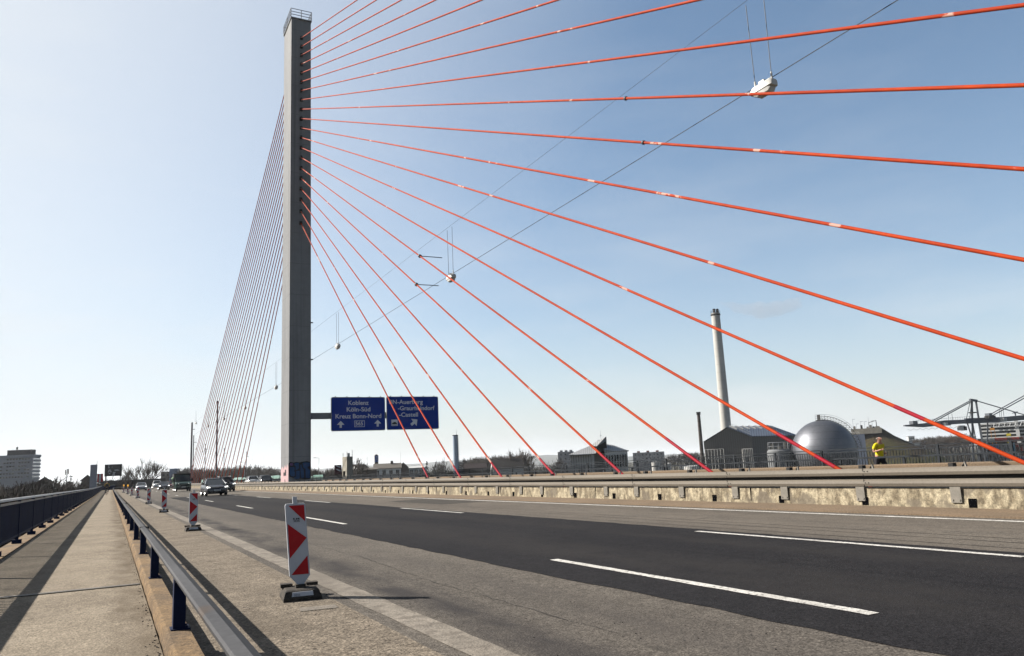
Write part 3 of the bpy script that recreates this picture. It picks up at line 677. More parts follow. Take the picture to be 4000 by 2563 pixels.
# ------------------------------------------------------------------ traffic beacons
def beacon(label, flip=False, lamp=False, detail=True, lean=0.0):
    t = thing('traffic_beacon', label, 'traffic beacon', (0, 0, 0), 0, 'red and white beacons along the closed shoulder')
    W_, z0, z1 = .104, .225, .965; m = MB()
    P = [(-W_ + .012, z1), (-W_, z1 - .02), (-W_, z0 + .0), (-.035, z0 - .085), (.035, z0 - .085), (W_, z0), (W_, z1 - .012), (W_ - .012, z1)]
    m.loft([[(x, -.022, z) for x, z in P], [(x, .022, z) for x, z in P]]); m.build('panel', M['panel'], t)
    f = lambda x: -x if flip else x
    m = MB(); e = .012; X = W_ - .014
    def tri(P): 
        P = [(f(x), z) for x, z in P]
        m.loft([[(x, -.0255, z) for x, z in P], [(x, -.021, z) for x, z in P]]); m.loft([[(x, .021, z) for x, z in P], [(x, .0255, z) for x, z in P]])
    tri([(-X + .02, z1 - .02), (X, z1 - .02), (X, z1 - .19)])
    tri([(-X, z1 - .207), (X + .004, z1 - .36), (-X, z1 - .56)])
    tri([(X, z1 - .543), (X, z0 + .012), (-X + .005, z0 + .012)])
    m.build('red_field', M['red'], t)
    m = MB(); m.bx(-.022, .022, -.018, .018, z1, z1 + .07); m.build('top_tab', M['panel'], t)
    m = MB(); m.bx(-.014, .014, -.014, .014, .1, z0 - .06); m.build('stem', M['steel_dark'], t)
    m = MB()
    m.loft([[(x * w, y * d, z) for x, y in ((-1, -1), (1, -1), (1, 1), (-1, 1))] for w, d, z in ((.19, .24, 0), (.19, .24, .03), (.165, .20, .095), (.15, .17, .105))])
    m.bx(-.19, -.07, .09, .2, .1, .135); m.bx(.07, .19, .09, .2, .1, .135); m.bx(-.05, .05, -.05, .06, .1, .14); m.build('base', M['rubber'], t)
    m = MB(); m.loft([[(x, y, z) for x, y, z in ((-.11, -.2215, .038), (.11, -.2215, .038), (.10, -.207, .088), (-.10, -.207, .088))], [(x, y, z) for x, y, z in ((-.11, -.232, .038), (.11, -.232, .038), (.10, -.2175, .088), (-.10, -.2175, .088))]])
    m.build('base_label', M['panel'], t)
    if detail:
        m = MB()
        for q in (-.03, 0, .02): m.bx(q, q + .013, -.0275, -.0255, z1 - .165, z1 - .150)
        m.build('logo_blocks', M['black'], t)
        text('lettering', 'SDS', .022, .062, (.004, -.027, z1 - .192), t, plain('grey_print', (.12, .12, .14)))
        text('lettering_base', 'SDS', .018, .06, (-.055, -.230, .052), t, plain('grey_print', (.25, .25, .27)), rot=(rad(74), 0, 0)).name = 'base_lettering'
    if lamp:
        m = MB(); m.bx(-.05, .05, -.03, .03, z1 + .0, z1 + .1); m.build('lamp_bracket', M['yellow_lamp'], t)
        m = MB()
        for sgn in (-1, 1): m.path([(0, .0, z1 + .19), (0, sgn * .055, z1 + .19)], [.11, .085], 14)
        m.build('warning_lamp', M['yellow_lamp'], t)
    if lean:
        for o in [o for o in t.children if not o.name.startswith('base')]:
            o.data.transform(o.matrix_basis); o.matrix_basis = Matrix()
            for v in o.data.vertices:
                if v.co.z > .12: v.co.x -= lean * (v.co.z - .12)
    return t
bp = [(1.81, 8.5), (1.95, 22.1), (2.12, 37.6), (2.22, 55.5), (2.3, 81.0), (2.3, 103.5), (2.2, 123), (1.9, 140)]
lb = ['nearest and largest red-and-white beacon on its rubber foot', 'second beacon from the camera, with a small dark mark on its upper white stripe', 'third beacon from the camera, in front of the green van', 'fourth beacon from the camera, its red arrow pointing left', 'fifth beacon from the camera, in front of the silver car', 'sixth beacon from the camera, beside the end of the white edge line', 'far beacon carrying an amber lamp, right one of the pair', 'farthest beacon carrying an amber lamp, left one of the pair']
b0 = beacon(lb[0], lean=.07); bb = beacon(lb[1]); b0.location = (*bp[0], zr(bp[0][1]) + .002); b0.rotation_euler = (0, 0, rad(-6))
bf = beacon(lb[3], True); bl_ = beacon(lb[6], False, True)
for i, (x, y) in enumerate(bp[1:], 1):
    p = (x, y, zr(y) + .002)
    if i == 3: bf.location = p
    elif i == 6: bl_.location = p
    elif i == 7: dup(bl_, p, 0, lb[i])
    elif i == 1: bb.location = p
    else: dup(bb, p, rad(R_.uniform(-6, 4)), lb[i])

# ------------------------------------------------------------------ vehicles (front towards -Y, wheels on z = 0)
stripes(M['pylon'], 2, 3.1, .012, (.19, .19, .19))
P_ = {}
def paint(name, col, rough=.25):
    if name not in P_: P_[name] = mat(name, col, rough, .3, col2=tuple(c * .9 for c in col), scale=2, spec=.6)
    return P_[name]
wheel_mesh = {}
def wheels(t, xs, ys, r):
    for x in xs:
        for y in ys:
            if r not in wheel_mesh:
                m = MB(); pr = [(.10, .0), (r * .72, 0), (r * .95, .015), (r, .05), (r, .16), (r * .95, .2), (.1, .2)]
                m.loft([[(z - .1, a * math.cos(2 * math.pi * k / 20), a * math.sin(2 * math.pi * k / 20)) for k in range(20)] for a, z in pr])
                m2 = MB(); m2.loft([[(z, a * math.cos(2 * math.pi * k / 20), a * math.sin(2 * math.pi * k / 20)) for k in range(20)] for a, z in [(r * .7, -.108), (r * .6, -.112), (.05, -.10)]])
                for k in range(5):
                    c, s_ = math.cos(k * 1.2566), math.sin(k * 1.2566); m2.path([(-.112, c * .05, s_ * .05), (-.118, c * r * .66, s_ * r * .66)], .028, 4)
                w_ = m.build('wheel', M['tyre'], t, smooth=True); rm = m2.build('rim', M['rim'], w_); wheel_mesh[r] = (w_.data, rm.data)
            else:
                a, b = wheel_mesh[r]; w_ = bpy.data.objects.new('wheel', a); COL.objects.link(w_); w_.parent = t
                rm = bpy.data.objects.new('rim', b); COL.objects.link(rm); rm.parent = w_
            w_.location = (x, y, r)
            if x > 0: w_.rotation_euler = (0, 0, math.pi)
def car(label, cat, col, L, W, H, belt, hood, wr, loc, rz=0, lit=True, group='cars on the bridge', cabin=(-.29, -.05, .28, .46), rails=False):
    t = thing('parked_car' if False else 'car', label, cat, loc, rz, group)
    hw = W / 2; m = MB()
    def ring(y, w, zb, zt, cr=.06):
        return [(-w * .86, y, zb), (-w * .97, y, zb + .12), (-w, y, zb + (zt - zb) * .5), (-w * .97, y, zt - .12 if zt - zb > .3 else zt - .05), (-w * .86, y, zt - .02), (-w * .4, y, zt + cr * .3), (w * .4, y, zt + cr * .3), (w * .86, y, zt - .02), (w * .97, y, zt - .12 if zt - zb > .3 else zt - .05), (w, y, zb + (zt - zb) * .5), (w * .97, y, zb + .12), (w * .86, y, zb)]
    f = -L / 2
    m.loft([ring(f, hw * .72, .28, hood - .22), ring(f + .10, hw * .88, .20, hood - .17), ring(f + .5, hw * .97, .18, hood - .07), ring(f + .25 * L, hw, .18, belt - .02), ring(0, hw, .18, belt), ring(.3 * L, hw, .18, belt + .02), ring(.46 * L, hw * .95, .22, belt), ring(.5 * L, hw * .86, .3, belt - .14)])
    c0, c1, c2, c3 = [c * L for c in cabin]; bw, rw = hw * .93, hw * .66; zt = H
    def cor(y, w, z): return [(-w, y, z), (w, y, z)]
    bl, br = (-bw, c0, belt - .02), (bw, c0, belt - .02); tl, tr = (-rw, c1, zt - .06), (rw, c1, zt - .06)
    ul, ur = (-rw, c2, zt - .05), (rw, c2, zt - .05); dl, dr_ = (-bw * .95, c3, belt + .0), (bw * .95, c3, belt)
    for a, b in ((bl, tl), (br, tr), (ul, dl), (ur, dr_)): m.tube(a, b, .045, .04, 6)
    ym = (c1 + c2) / 2
    m.tube((-rw, ym, zt - .06), (-bw, ym + .05, belt), .04, n=5); m.tube((rw, ym, zt - .06), (bw, ym + .05, belt), .04, n=5)
    m.loft([[(-rw - .03, c1 - .04, zt - .07), (-rw * .7, c1 - .02, zt - .02), (rw * .7, c1 - .02, zt - .02), (rw + .03, c1 - .04, zt - .07)], [(-rw - .04, ym, zt - .05), (-rw * .7, ym, zt), (rw * .7, ym, zt), (rw + .04, ym, zt - .05)], [(-rw - .03, c2, zt - .07), (-rw * .7, c2, zt - .02), (rw * .7, c2, zt - .02), (rw + .03, c2, zt - .07)]])
    m.build('body', col, t, smooth=True)
    m = MB(); m.poly([bl, br, tr, tl]); m.build('windscreen', M['glass'], t)
    m = MB(); m.poly([dl, ul, ur, dr_]); m.build('rear_window', M['glass'], t)
    for a, b, c, d in ((bl, tl, ul, dl), (br, tr, ur, dr_)):
        m = MB(); m.poly([a, b, c, d]); m.build('side_window', M['glass'], t)
    m = MB(); m.bx(-hw * .5, hw * .5, f - .015, f + .06, hood - .30, hood - .20); m.build('grille', M['black'], t)
    m = MB(); m.loft([[(-hw * .72, f - .01, .27), (hw * .72, f - .01, .27), (hw * .6, f - .012, .40), (-hw * .6, f - .012, .40)], [(-hw * .72, f + .1, .27), (hw * .72, f + .1, .27), (hw * .6, f + .1, .4), (-hw * .6, f + .1, .4)]]); m.build('air_intake', M['black'], t)
    m = MB(); m.bx(-.26, .26, f - .03, f - .016, .42, .53); pw = m.build('licence_plate', M['plate_w'], t)
    m = MB()
    for q in range(7): m.bx(-.19 + q * .058, -.155 + q * .058, f - .033, f - .030, .45, .50)
    m.build('plate_marks', M['black'], pw)
    for s_ in (-1, 1):
        m = MB(); m.loft([[(s_ * hw * .62, f + .03, hood - .22), (s_ * hw * .93, f + .16, hood - .20), (s_ * hw * .90, f + .16, hood - .12), (s_ * hw * .66, f + .03, hood - .17)], [(s_ * hw * .62, f - .02, hood - .22), (s_ * hw * .95, f + .08, hood - .20), (s_ * hw * .92, f + .10, hood - .12), (s_ * hw * .66, f - .02, hood - .17)]])
        m.build('headlight', M['lamp_lit'] if lit else M['glass'], t)
        m = MB(); m.box((s_ * (hw + .10), c0 + .12, belt + .07), (.2, .12, .14)); m.build('mirror', M['black'], t)
        if rails: m = MB(); m.path([(s_ * rw, c1 + .1, zt), (s_ * rw, c1 + .2, zt + .06), (s_ * rw, c2 - .2, zt + .06), (s_ * rw, c2 - .05, zt)], .025, 5); m.build('roof_rail', M['galv'], t)
    wheels(t, (-hw + .12, hw - .12), (f + .86, f + .86 + .61 * L), wr)
    return t
DK = paint('graphite_paint', (.045, .047, .055)); BK = paint('black_metallic', (.02, .021, .025)); SL = paint('silver_paint', (.42, .43, .45)); WH = paint('white_car_paint', (.75, .75, .74)); GN = paint('dark_green_paint', (.012, .06, .042)); BL = paint('blue_black_paint', (.02, .025, .04))
def road(x, y): return (x, y, zr(y) + .006)
car('dark grey hatchback with lit headlamps, nearest of the oncoming cars', 'car', DK, 4.37, 1.80, 1.48, .98, .92, .32, road(7.95, 72), .02)
car('black sport utility vehicle half hidden behind the dark grey hatchback', 'car', BK, 4.6, 1.86, 1.66, 1.08, 1.05, .36, road(11.5, 94), 0, rails=True, cabin=(-.24, -.08, .36, .47))
car('silver car with lit headlamps, leftmost of the oncoming cars', 'car', SL, 4.5, 1.83, 1.47, .97, .92, .33, road(5.05, 160), 0)
car('white sport utility vehicle behind the dark saloon, farthest oncoming', 'car', WH, 4.7, 1.9, 1.72, 1.1, 1.06, .37, road(9.4, 196), 0, rails=True, cabin=(-.24, -.08, .36, .47))
car('dark saloon with bright headlamps just left of the green van', 'car', DK, 4.6, 1.82, 1.45, .96, .9, .33, road(8.45, 153), 0)
car('red-brown car mostly hidden behind the left side of the green van', 'car', paint('red_brown_paint', (.22, .03, .02)), 4.3, 1.78, 1.46, .97, .92, .32, road(10.2, 165), 0)
for x, y, c, lb_ in ((20.4, 121, BK, 'dark car on the opposite carriageway, its roof just above the median barrier'), (20.6, 134, WH, 'white car on the opposite carriageway, left of the pylon foot'), (23.6, 150, SL, 'silver car on the opposite carriageway beside the white one')):
    p = road(x, y); car(lb_, 'car', c, 4.5, 1.82, 1.58, 1.0, .95, .33, (p[0], p[1], p[2] + .12), math.pi, False, 'cars on the opposite carriageway')
# green van with a dark tipper box
t = thing('van', 'dark green van with a black box body and lit headlamps', 'van', road(8.85, 118), 0, 'cars on the bridge')
hw = 1.0; m = MB()
def vr(y, w, zb, zt): return [(-w * .9, y, zb), (-w, y, zb + .15), (-w, y, zt - .15), (-w * .92, y, zt), (w * .92, y, zt), (w, y, zt - .15), (w, y, zb + .15), (w * .9, y, zb)]
m.loft([vr(-2.7, .86, .35, 1.0), vr(-2.62, .97, .25, 1.12), vr(-2.1, 1.0, .25, 1.32), vr(-1.9, 1.0, .25, 1.36), vr(-.6, 1.0, .25, 1.36), vr(-.5, 1.0, .3, 1.36)])
m.loft([[(-.99, -1.95, 1.33), (.99, -1.95, 1.33), (.99, -.5, 1.33), (-.99, -.5, 1.33)], [(-.84, -1.25, 2.17), (.84, -1.25, 2.17), (.84, -.5, 2.19), (-.84, -.5, 2.19)]]); m.build('cab', GN, t)
m = MB(); m.loft([[(-.90, -1.94, 1.40), (.90, -1.94, 1.40), (.78, -1.36, 2.08), (-.78, -1.36, 2.08)], [(-.90, -1.89, 1.39), (.90, -1.89, 1.39), (.78, -1.31, 2.07), (-.78, -1.31, 2.07)]])
bpy.data.objects; m.build('windscreen', M['glass'], t, loc=(0, -.03, .01))
for s_ in (-1, 1):
    m = MB(); m.loft([[(s_ * 1.0, -1.6, 1.42), (s_ * 1.0, -.7, 1.42), (s_ * .865, -.7, 2.05), (s_ * .865, -1.2, 2.05)], [(s_ * .97, -1.6, 1.42), (s_ * .97, -.7, 1.42), (s_ * .84, -.7, 2.05), (s_ * .84, -1.2, 2.05)]]); m.build('side_window', M['glass'], t)
    m = MB(); m.loft([[(s_ * .6, -2.70, .92), (s_ * .92, -2.60, .94), (s_ * .90, -2.58, 1.10), (s_ * .62, -2.68, 1.06)], [(s_ * .6, -2.66, .92), (s_ * .92, -2.5, .94), (s_ * .9, -2.5, 1.1), (s_ * .62, -2.6, 1.06)]]); m.build('headlight', M['lamp_lit'], t)
    m = MB(); m.box((s_ * 1.14, -1.7, 1.55), (.24, .12, .34)); m.build('mirror', M['black'], t)
m = MB(); m.bx(-.55, .55, -2.73, -2.66, .72, .9); m.build('grille', M['black'], t)
m = MB(); m.bx(-.9, .9, -2.72, -2.6, .3, .55); m.build('bumper', M['black'], t)
m = MB(); m.bx(-.26, .26, -2.75, -2.735, .56, .67); m.build('licence_plate', M['plate_w'], t)
m = MB(); m.bx(-1.08, 1.04, -.45, 2.8, .75, 2.36); m.build('box_body', M['black'], t)
m = MB(); m.bx(-1.1, 1.06, -.6, 2.82, 2.36, 2.44); m.build('box_rim', M['steel_dark'], t)
m = MB(); m.loft([[(-1.09, .3 + a * .5, 1.1), (-1.30 + .1 * a, .3 + a * .5, 1.5), (-1.28, .3 + a * .5, 1.8), (-1.09, .3 + a * .5, 2.0)] for a in (0, 1, 2, 3)]); m.build('rolled_tarp', paint('pale_green_tarp', (.16, .3, .14), .8), t)
wheels(t, (-.86, .86), (-1.75, 1.75), .35)

# ------------------------------------------------------------------ people
def skin(name, pts, edges, rr, mm, parent, lv=2):
    me = bpy.data.meshes.new(name); me.from_pydata(pts, edges, []); o = bpy.data.objects.new(name, me); COL.objects.link(o)
    md = o.modifiers.new('s', 'SKIN'); md.use_smooth_shade = True
    for i, v in enumerate(me.skin_vertices[0].data):
        r = rr[i]; v.radius = r if isinstance(r, tuple) else (r, r); v.use_root = (i == 0)
    sb = o.modifiers.new('b', 'SUBSURF'); sb.levels = lv; sb.render_levels = lv
    dg = bpy.context.evaluated_depsgraph_get(); ne = bpy.data.meshes.new_from_object(o.evaluated_get(dg))
    bpy.data.objects.remove(o); ne.name = name
    bm = bmesh.new(); bm.from_mesh(ne); bmesh.ops.recalc_face_normals(bm, faces=bm.faces)
    for f in bm.faces: f.smooth = True
    bm.to_mesh(ne); bm.free(); ne.materials.clear(); ne.materials.append(mm)
    o = bpy.data.objects.new(name, ne); COL.objects.link(o); o.parent = parent; return o
def chain(n0, n): return [(n0 + i, n0 + i + 1) for i in range(n - 1)]
# jogger, running towards local -Y; his left side is +X
j = thing('person', 'bald jogger in a yellow shirt and dark trousers running on the far walkway', 'person', (26.95, 20.75, zf(20.75) - 1.34), rad(-8))
hip = .95
B = [(0, 0, hip), (0, -.02, 1.12), (0, -.06, 1.34), (0, -.08, 1.47), (0, -.105, 1.55), (0, -.12, 1.645), (0, -.13, 1.72),   # 0-6 trunk, neck, head
     (.10, 0, .90), (.11, -.22, .56), (.11, .0, .16), (.11, -.13, .07),                                             # 7-10 left leg, driving forward
     (-.10, 0, .90), (-.11, .10, .52), (-.11, .50, .45), (-.11, .58, .36),                                          # 11-14 right leg, trailing
     (.19, -.06, 1.42), (.27, .10, 1.17), (.20, -.14, 1.08), (.17, -.20, 1.09),                                     # 15-18 left arm, elbow back
     (-.19, -.06, 1.42), (-.28, -.02, 1.15), (-.16, -.27, 1.22), (-.13, -.32, 1.24)]                                # 19-22 right arm
E_ = chain(0, 7) + [(0, 7), (0, 11), (3, 15), (3, 19)] + chain(7, 4) + chain(11, 4) + chain(15, 4) + chain(19, 4)
r_ = [(.15, .12), (.15, .125), (.165, .12), (.10, .08), .058, (.082, .098), (.066, .082), .09, .06, .04, .03, .09, .06, .04, .03, .058, .045, .032, .024, .058, .045, .032, .024]
body = skin('body', B, E_, r_, M['skin'], j)
def fingers(hand, dirv, side):
    d = Vector(dirv).normalized(); s_ = Vector(side).normalized(); dn = d.cross(s_)
    h = Vector(hand)
    pts = [h]; ed = []; rr = [.03]
    for q, l in enumerate((.052, .06, .056, .044)):
        a = h + s_ * (-.027 + .018 * q) + d * .02; i = len(pts)
        pts += [a, a + d * l * .6 + dn * .008, a + d * l * .75 + dn * .035]; ed += [(0, i), (i, i + 1), (i + 1, i + 2)]; rr += [.0095, .009, .008]
    i = len(pts); a = h - s_ * .032; pts += [a, a + d * .03 - s_ * .012 + dn * .02]; ed += [(0, i), (i, i + 1)]; rr += [.011, .009]
    return [tuple(p) for p in pts], ed, rr
for hnd, el in ((18, 17), (22, 21)):
    p, e, r = fingers(B[hnd], Vector(B[hnd]) - Vector(B[el]), (0, 0, 1)); skin('hand', p, e, r, M['skin'], j, 1)
shirt = mat('yellow_shirt', (.78, .66, .01), .8, col2=(.66, .54, .01), scale=7)
T = [(0, .0, .90), (0, -.03, 1.06), (0, -.05, 1.20), (0, -.07, 1.36), (0, -.085, 1.47), (.19, -.06, 1.42), (.255, .06, 1.24), (-.19, -.06, 1.42), (-.265, -.03, 1.23)]
skin('shirt', T, chain(0, 5) + [(4, 5), (5, 6), (4, 7), (7, 8)], [(.17, .14), (.172, .155), (.178, .15), (.175, .13), (.09, .08), .078, .076, .078, .076], shirt, j)
tro = mat('dark_trousers', (.03, .028, .035), .85)
skin('trousers', [(0, .0, .93), (.10, 0, .86), (.11, -.22, .56), (.11, -.01, .20), (-.10, 0, .86), (-.11, .10, .52), (-.11, .48, .455)], [(0, 1), (1, 2), (2, 3), (0, 4), (4, 5), (5, 6)], [(.165, .13), .12, .085, .062, .12, .085, .062], tro, j)
for a, b, nm in (((.11, .02, .06), (.11, -.22, .04), 0), ((-.11, .56, .44), (-.11, .60, .22), 0)):
    skin('shoe', [a, tuple((Vector(a) + Vector(b)) / 2), b], [(0, 1), (1, 2)], [.045, .05, .038], M['black'], j, 1)
hd = Vector((0, -.125, 1.67)); m = MB()
m.loft([[(-.012, -.105 + hd.y, hd.z - .03), (.012, -.105 + hd.y, hd.z - .03), (.006, -.098 + hd.y, hd.z + .02), (-.006, -.098 + hd.y, hd.z + .02)], [(-.016, -.085 + hd.y, hd.z - .035), (.016, -.085 + hd.y, hd.z - .035), (.008, -.08 + hd.y, hd.z + .03), (-.008, -.08 + hd.y, hd.z + .03)]])
m.build('nose', M['skin'], body)
for s_ in (-1, 1):
    m = MB(); m.path([(s_ * .078, hd.y + .01, hd.z - .035), (s_ * .092, hd.y + .02, hd.z), (s_ * .085, hd.y + .015, hd.z + .03)], [.012, .02, .012], 6); m.build('ear', M['skin'], body, smooth=True)
    m = MB(); m.lathe([(.001, -.008), (.009, 0), (.001, .008)], 8, (s_ * .03, hd.y - .088, hd.z + .02)); m.build('eye', M['black'], body)
m = MB(); m.box((0, hd.y - .088, hd.z - .06), (.045, .015, .01)); m.build('mouth', mat('lips', (.4, .14, .12)), body)
hair = mat('white_stubble', (.6, .56, .52), .9)
m = MB()
for s_ in (-1, 1): m.path([(s_ * .074, hd.y - .02, hd.z + .02), (s_ * .08, hd.y + .03, hd.z + .015), (s_ * .05, hd.y + .088, hd.z - .01), (0, hd.y + .098, hd.z - .015)], [.012, .022, .026, .028], 6)
m.build('hair', hair, j, smooth=True)

# cyclist riding away along the near walkway
cyp = (-.38, 115, zr(115) + .085)
bi = thing('bicycle', 'dark bicycle ridden away along the near walkway', 'bicycle', cyp)
for y in (-.52, .52):
    m = MB(); m.path([(0, y + .33 * math.cos(a), .34 + .33 * math.sin(a)) for a in [2 * math.pi * k / 24 for k in range(25)]], .022, 6); wv = m.build('wheel', M['tyre'], bi)
    m = MB()
    for k in range(8): a = math.pi * k / 8; m.tube((0, y + .32 * math.cos(a), .34 + .32 * math.sin(a)), (0, y - .32 * math.cos(a), .34 - .32 * math.sin(a)), .004, n=4)
    m.build('spokes', M['galv'], wv)
m = MB()
for a, b in (((0, -.52, .34), (0, -.1, .3)), ((0, -.1, .3), (0, -.22, .86)), ((0, -.52, .34), (0, -.2, .78)), ((0, -.2, .78), (0, .38, .82)), ((0, -.1, .3), (0, .4, .74)), ((0, .36, .95), (0, .52, .34))): m.tube(a, b, .018, n=6)
m.build('frame', M['steel_dark'], bi)
m = MB(); m.path([(-.28, .24, 1.04), (-.2, .36, 1.02), (.2, .36, 1.02), (.28, .24, 1.04)], .014, 6); m.build('handlebar', M['steel_dark'], bi)
m = MB(); m.loft([[(-.07, -.32, .88), (.07, -.32, .88), (.07, -.32, .92), (-.07, -.32, .92)], [(-.02, -.04, .89), (.02, -.04, .89), (.02, -.04, .92), (-.02, -.04, .92)]]); m.build('saddle', M['black'], bi)
m = MB(); m.box((0, -.60, .62), (.06, .03, .05)); m.build('rear_light', M['red'], bi)
cy = thing('person', 'cyclist in a mustard yellow jacket with a dark backpack seen from behind', 'person', cyp)
Bc = [(0, -.2, .93), (0, -.12, 1.12), (0, .0, 1.34), (0, .06, 1.47), (0, .10, 1.54), (0, .12, 1.63), (0, .13, 1.70),
      (.10, -.16, .90), (.14, .18, .72), (.12, .0, .34), (.12, .1, .22), (-.10, -.16, .90), (-.14, .14, .56), (-.12, -.05, .18), (-.12, .06, .10),
      (.19, .04, 1.40), (.30, .14, 1.18), (.25, .26, 1.06), (-.19, .04, 1.40), (-.30, .14, 1.18), (-.25, .26, 1.06)]
Ec = chain(0, 7) + [(0, 7), (0, 11), (3, 15), (3, 18)] + chain(7, 4) + chain(11, 4) + chain(15, 3) + chain(18, 3)
rc = [(.15, .13), (.14, .11), (.16, .11), (.10, .08), .055, (.08, .095), (.065, .08), .085, .06, .04, .035, .085, .06, .04, .035, .06, .045, .03, .06, .045, .03]
skin('body', Bc, Ec, rc, M['skin'], cy)
jac = mat('mustard_jacket', (.34, .21, .015), .85)
skin('jacket', [(0, -.2, .96), (0, -.12, 1.14), (0, .0, 1.34), (0, .055, 1.47), (.19, .04, 1.40), (.30, .14, 1.19), (.26, .24, 1.08), (-.19, .04, 1.40), (-.30, .14, 1.19), (-.26, .24, 1.08)], chain(0, 4) + [(3, 4), (4, 5), (5, 6), (3, 7), (7, 8), (8, 9)], [(.17, .15), (.165, .14), (.18, .14), (.10, .09), .08, .065, .05, .08, .065, .05], jac, cy)
skin('trousers', [(0, -.2, .92), (.10, -.16, .88), (.14, .18, .72), (.12, .0, .34), (-.10, -.16, .88), (-.14, .14, .56), (-.12, -.05, .2)], [(0, 1), (1, 2), (2, 3), (0, 4), (4, 5), (5, 6)], [(.16, .14), .11, .085, .06, .11, .085, .06], tro, cy)
m = MB(); m.loft([[(.09 * math.cos(a), .12 + .105 * math.sin(a) * k, 1.67 + z) for a in [2 * math.pi * q / 14 for q in range(14)]] for k, z in ((1, 0), (1.02, .05), (.8, .1), (.3, .125))]); m.build('helmet', M['black'], cy, smooth=True)
m = MB(); m.loft([[(x * .16, -.30 + y, z) for x, y in ((-1, .0), (1, .0), (1, .14), (-1, .14))] for y2, z in ((0, 1.02), (0, 1.2), (0, 1.4))]); m.build('backpack', M['steel_dark'], cy)
for a, b in (((.12, .06, .19), (.12, .22, .17)), ((-.12, .02, .07), (-.12, .18, .05))): skin('shoe', [a, b], [(0, 1)], [.045, .035], M['black'], cy, 1)

# ------------------------------------------------------------------ the land
GZ = -11.0
m = MB(); n = 72; rings = []
for r in (6, 60, 200, 600, 1500, 4000, 12000): rings.append([(40 + r * math.cos(2 * math.pi * k / n), 60 + r * math.sin(2 * math.pi * k / n), GZ - .02) for k in range(n)])
m.loft(rings, caps=False); m.poly(rings[0]); struct('ground', m, M['ground'])
def bgpos(px, d): p = at(px, 1850, d); return Vector((p.x, p.y, GZ))
def face(p): return math.atan2(-p.x, p.y)
def zpx(px, py, d): return at(px, py, d).z - GZ
# hills along the horizon
def hills(name, d, ridge, depth=900):
    m = MB(); rings = []
    pts = []
    for (a, ya), (b, yb) in zip(ridge, ridge[1:]):
        k = max(2, int((b - a) / 25))
        for q in range(k): t = q / k; pts.append((a + (b - a) * t, ya + (yb - ya) * t + R_.uniform(-1.3, 1.3)))
    pts.append(ridge[-1])
    front = [bgpos(px, d * .8) for px, py in pts]; top = [at(px, py, d) for px, py in pts]
    back = [Vector((t.x * 1.25, t.y * 1.25, GZ)) for t in top]
    mid = [Vector((f.x * .5 + t.x * .5, f.y * .5 + t.y * .5, GZ + (t.z - GZ) * .62 + R_.uniform(-4, 4))) for f, t in zip(front, top)]
    m.loft([front, mid, top, back], closed=False); o = struct(name, m, M['hill'], smooth=True)
hills('hills', 5200, [(-900, 1920), (-300, 1908), (150, 1890), (480, 1876), (560, 1872), (700, 1866), (860, 1850), (930, 1838), (1000, 1836), (1080, 1832), (1250, 1832), (1420, 1820), (1560, 1815), (1690, 1806), (1800, 1797), (1840, 1796), (1950, 1800), (2080, 1780), (2140, 1776), (2200, 1778), (2300, 1792), (2600, 1776), (2900, 1762), (3200, 1745), (3500, 1730), (3560, 1716), (3640, 1722), (3800, 1716), (4100, 1700), (4600, 1680)])
# bare trees
def grow(m, p, d, L, r, lev, rn, n=3, up=.12, spread=.62, rmin=.02):
    q = p; pts = [p]; dd = d.copy()
    for k in range(3):
        dd = (dd + Vector((rn.uniform(-1, 1), rn.uniform(-1, 1), rn.uniform(-.6, 1) + up)) * .16).normalized(); q = q + dd * (L / 3); pts.append(q)
    m.path(pts, [max(r * (1 - .12 * k), rmin) for k in range(4)], 5 if lev > 2 else 3, caps=False)
    if lev == 0: return
    for k in range(n + (1 if rn.random() < .35 else 0)):
        a = rn.uniform(.45, 1.0) if k else 1.0; i = min(int(a * 3), 2); s = pts[i] + (pts[i + 1] - pts[i]) * (a * 3 - i)
        nd = (dd + Vector((rn.uniform(-1, 1), rn.uniform(-1, 1), rn.uniform(-.5, .9) + up)) * spread).normalized()
        grow(m, s, nd, L * rn.uniform(.62, .82), max(r * .6, rmin), lev - 1, rn, n, up, spread, rmin)
def bare_tree(name, label, seed, H, fork, limbs=5, lev=4, group=None, twig='twig', spread=.62, rmin=.022, out=.75, cat='tree'):
    rn = random.Random(seed); t = thing(name, label, cat, (0, 0, 0), 0, group)
    m = MB(); r0 = H * .021; top = Vector((rn.uniform(-.2, .2), rn.uniform(-.2, .2), fork))
    m.path([(0, 0, -.3), (rn.uniform(-.1, .1), 0, fork * .5), top], [r0 * 1.25, r0, r0 * .85], 8)
    c = MB(); L = (H - fork) / 2.75
    for k in range(limbs):
        a = 2 * math.pi * (k + rn.uniform(-.3, .3)) / limbs; o_ = out * rn.uniform(.5, 1.2)
        d = Vector((math.cos(a) * o_, math.sin(a) * o_, 1)).normalized()
        grow(c, top - Vector((0, 0, rn.uniform(0, fork * .12))), d, L * rn.uniform(.85, 1.1), r0 * .5, lev, rn, 3, .12, spread, rmin)
    k = H / max(p[2] for p in c.v)
    for q in (m, c): q.v = [(x, y, z * k) for x, y, z in q.v]
    m.build('trunk', M['bark'], t, smooth=True); c.build('crown', M[twig], t)
    return t
# the large bare tree at the end of the walkway
t = bare_tree('bare_tree', 'large bare spreading tree behind the dark screen wall at the bridge end', 12, 19.0, 10.8, 7, 4, out=1.5, spread=.48, rmin=.024)
t.location = bgpos(568, 215); t.scale = (1.12, 1.12, 1)
t = bare_tree('bare_tree', 'smaller tangled bare tree between the billboard and the large bare tree', 5, 15.6, 9.8, 6, 4, out=.9, spread=.75, rmin=.03)
t.location = bgpos(492, 190); t.scale = (.7, .7, 1)
